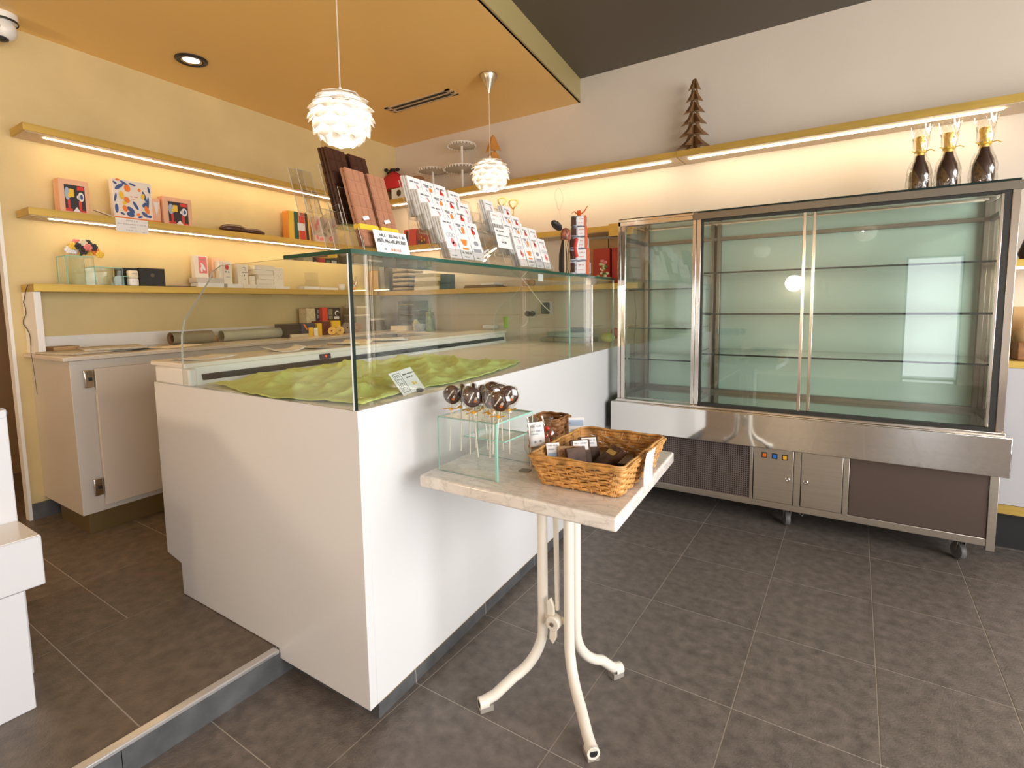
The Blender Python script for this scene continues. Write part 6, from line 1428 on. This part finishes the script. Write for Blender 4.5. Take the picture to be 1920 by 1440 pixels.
pack('standing_price_card', 'white price card with dark header beside the cane basket', -.80, 1.632, TT + .0, .055, .105, .0015, .55, .12, M_paper, (('grey_header', M_lblue, lambda m, f, w, h: f.rect(m, w * .05, h * .72, w * .95, h * .92)), ('lettering', M_greyink, lambda m, f, w, h: (f.text(m, w * .15, h * .55, w * .7, .006, R), f.text(m, w * .15, h * .4, w * .6, .005, R), f.disc(m, w * .1, h * .82, .003, .003, .002)))), 'price card')
p = at_z(1020, 853, TT)
t = thing('open_packet', 'pale rounded clear packet lying at the left rim of the wicker basket', 'packet', (-.79, 1.40, TT))
mb = MB(); M = Matrix.Translation((-.795, 1.455, TT + .004)) @ Matrix.Rotation(-.5, 4, 'Z') @ Matrix.Rotation(.35, 4, 'X'); mb.prism(rrect(-.03, -.045, .03, .045, .012), 0, .010, 'z', M); mb.build('packet_body', mat('pale_packet', (.55, .50, .42), .25, coat=.4), t, bev=.003)
p = at_z(985, 882, TT)
mb = MB(); M = Matrix.Translation((p[0], p[1], TT)) @ Matrix.Rotation(.1, 4, 'Z'); mb.box(-.016, -.014, 0, .016, .014, .0015, M); solo('grey_tag', mb, mat('grey_tag_card', (.30, .27, .24), .5), 'small grey square tag lying on the marble between riser and basket', 'tag')
# ------------------------------------------------------------ last small things around the case
p = at_s(1013, 521, UR - .018); q = at_s(1018, 526, UR - .018)
mb = MB(sk); u_ = UR - .0185; mb.box(u_, p[1] - .022, p[2] - .016, u_ + .001, p[1] + .03, p[2] + .018)
solo('white_tag', mb, M_paper, 'small square white tag stuck inside the case glass near its far end', 'tag')
mb = MB(); c = at_y(1140, 636, 3.42)
mb.ball((c[0], 3.42, c[2] + .012), .05, .045, .032, 16); mb.v = [(a, b_, max(CT - .001, z_)) for a, b_, z_ in mb.v]
solo('folded_cloth', mb, M_cloth, 'small balled green cloth at the far end of the counter beside the fridge', 'cloth')
mb = MB(); c = at_y(1152, 628, 3.50)
mb.ball((c[0], 3.52, c[2] + .01), .035, .035, .04, 14); solo('pink_sponge', mb, mat('dusty_pink', (.50, .20, .16), .7), 'dusty pink sponge behind the balled green cloth', 'sponge')
pts = [tuple(at_y(a, b_, 3.66)) for a, b_ in ((1178, 480), (1188, 520), (1190, 560), (1193, 590), (1189, 640), (1190, 700), (1191, 740))]
mb = MB(); mb.tube(pts, .0025, 6); solo('cable', mb, MATS['brown_cable'], 'dark cable hanging on the white wall behind the narrow bay of the fridge', 'cable')
pts = [tuple(at_s(a, b_, UR - .30)) for a, b_ in ((974, 503), (969, 510), (990, 536), (1008, 560), (1020, 574), (1031, 584))]
mb = MB(); mb.tube(pts, .0022, 6); solo('bent_wire', mb, mat('pale_wire', (.72, .66, .52), .4), 'thin pale bent wire hanging inside the case under the glass top', 'wire')
c = at_s(1011, 588, UL + .15)
t = thing('steel_tray_stack', 'dim steel trays with scale behind the far end of the counter', 'trays', (-1.95, 3.52, CT))
mb = MB(); mb.box(-2.02, 3.50, CT, -1.62, 3.68, CT + .035); mb.build('tray', MATS['dull_steel'], t, bev=.004)
mb = MB(); mb.box(-1.98, 3.52, CT + .036, -1.66, 3.66, CT + .075); mb.build('tray', mat('green_grey_enamel', (.26, .33, .28), .3), t, bev=.006)
mb = MB(); mb.box(-1.80, 3.56, CT + .0755, -1.64, 3.60, CT + .105); mb.build('handle', M_blackpl, t, bev=.004)
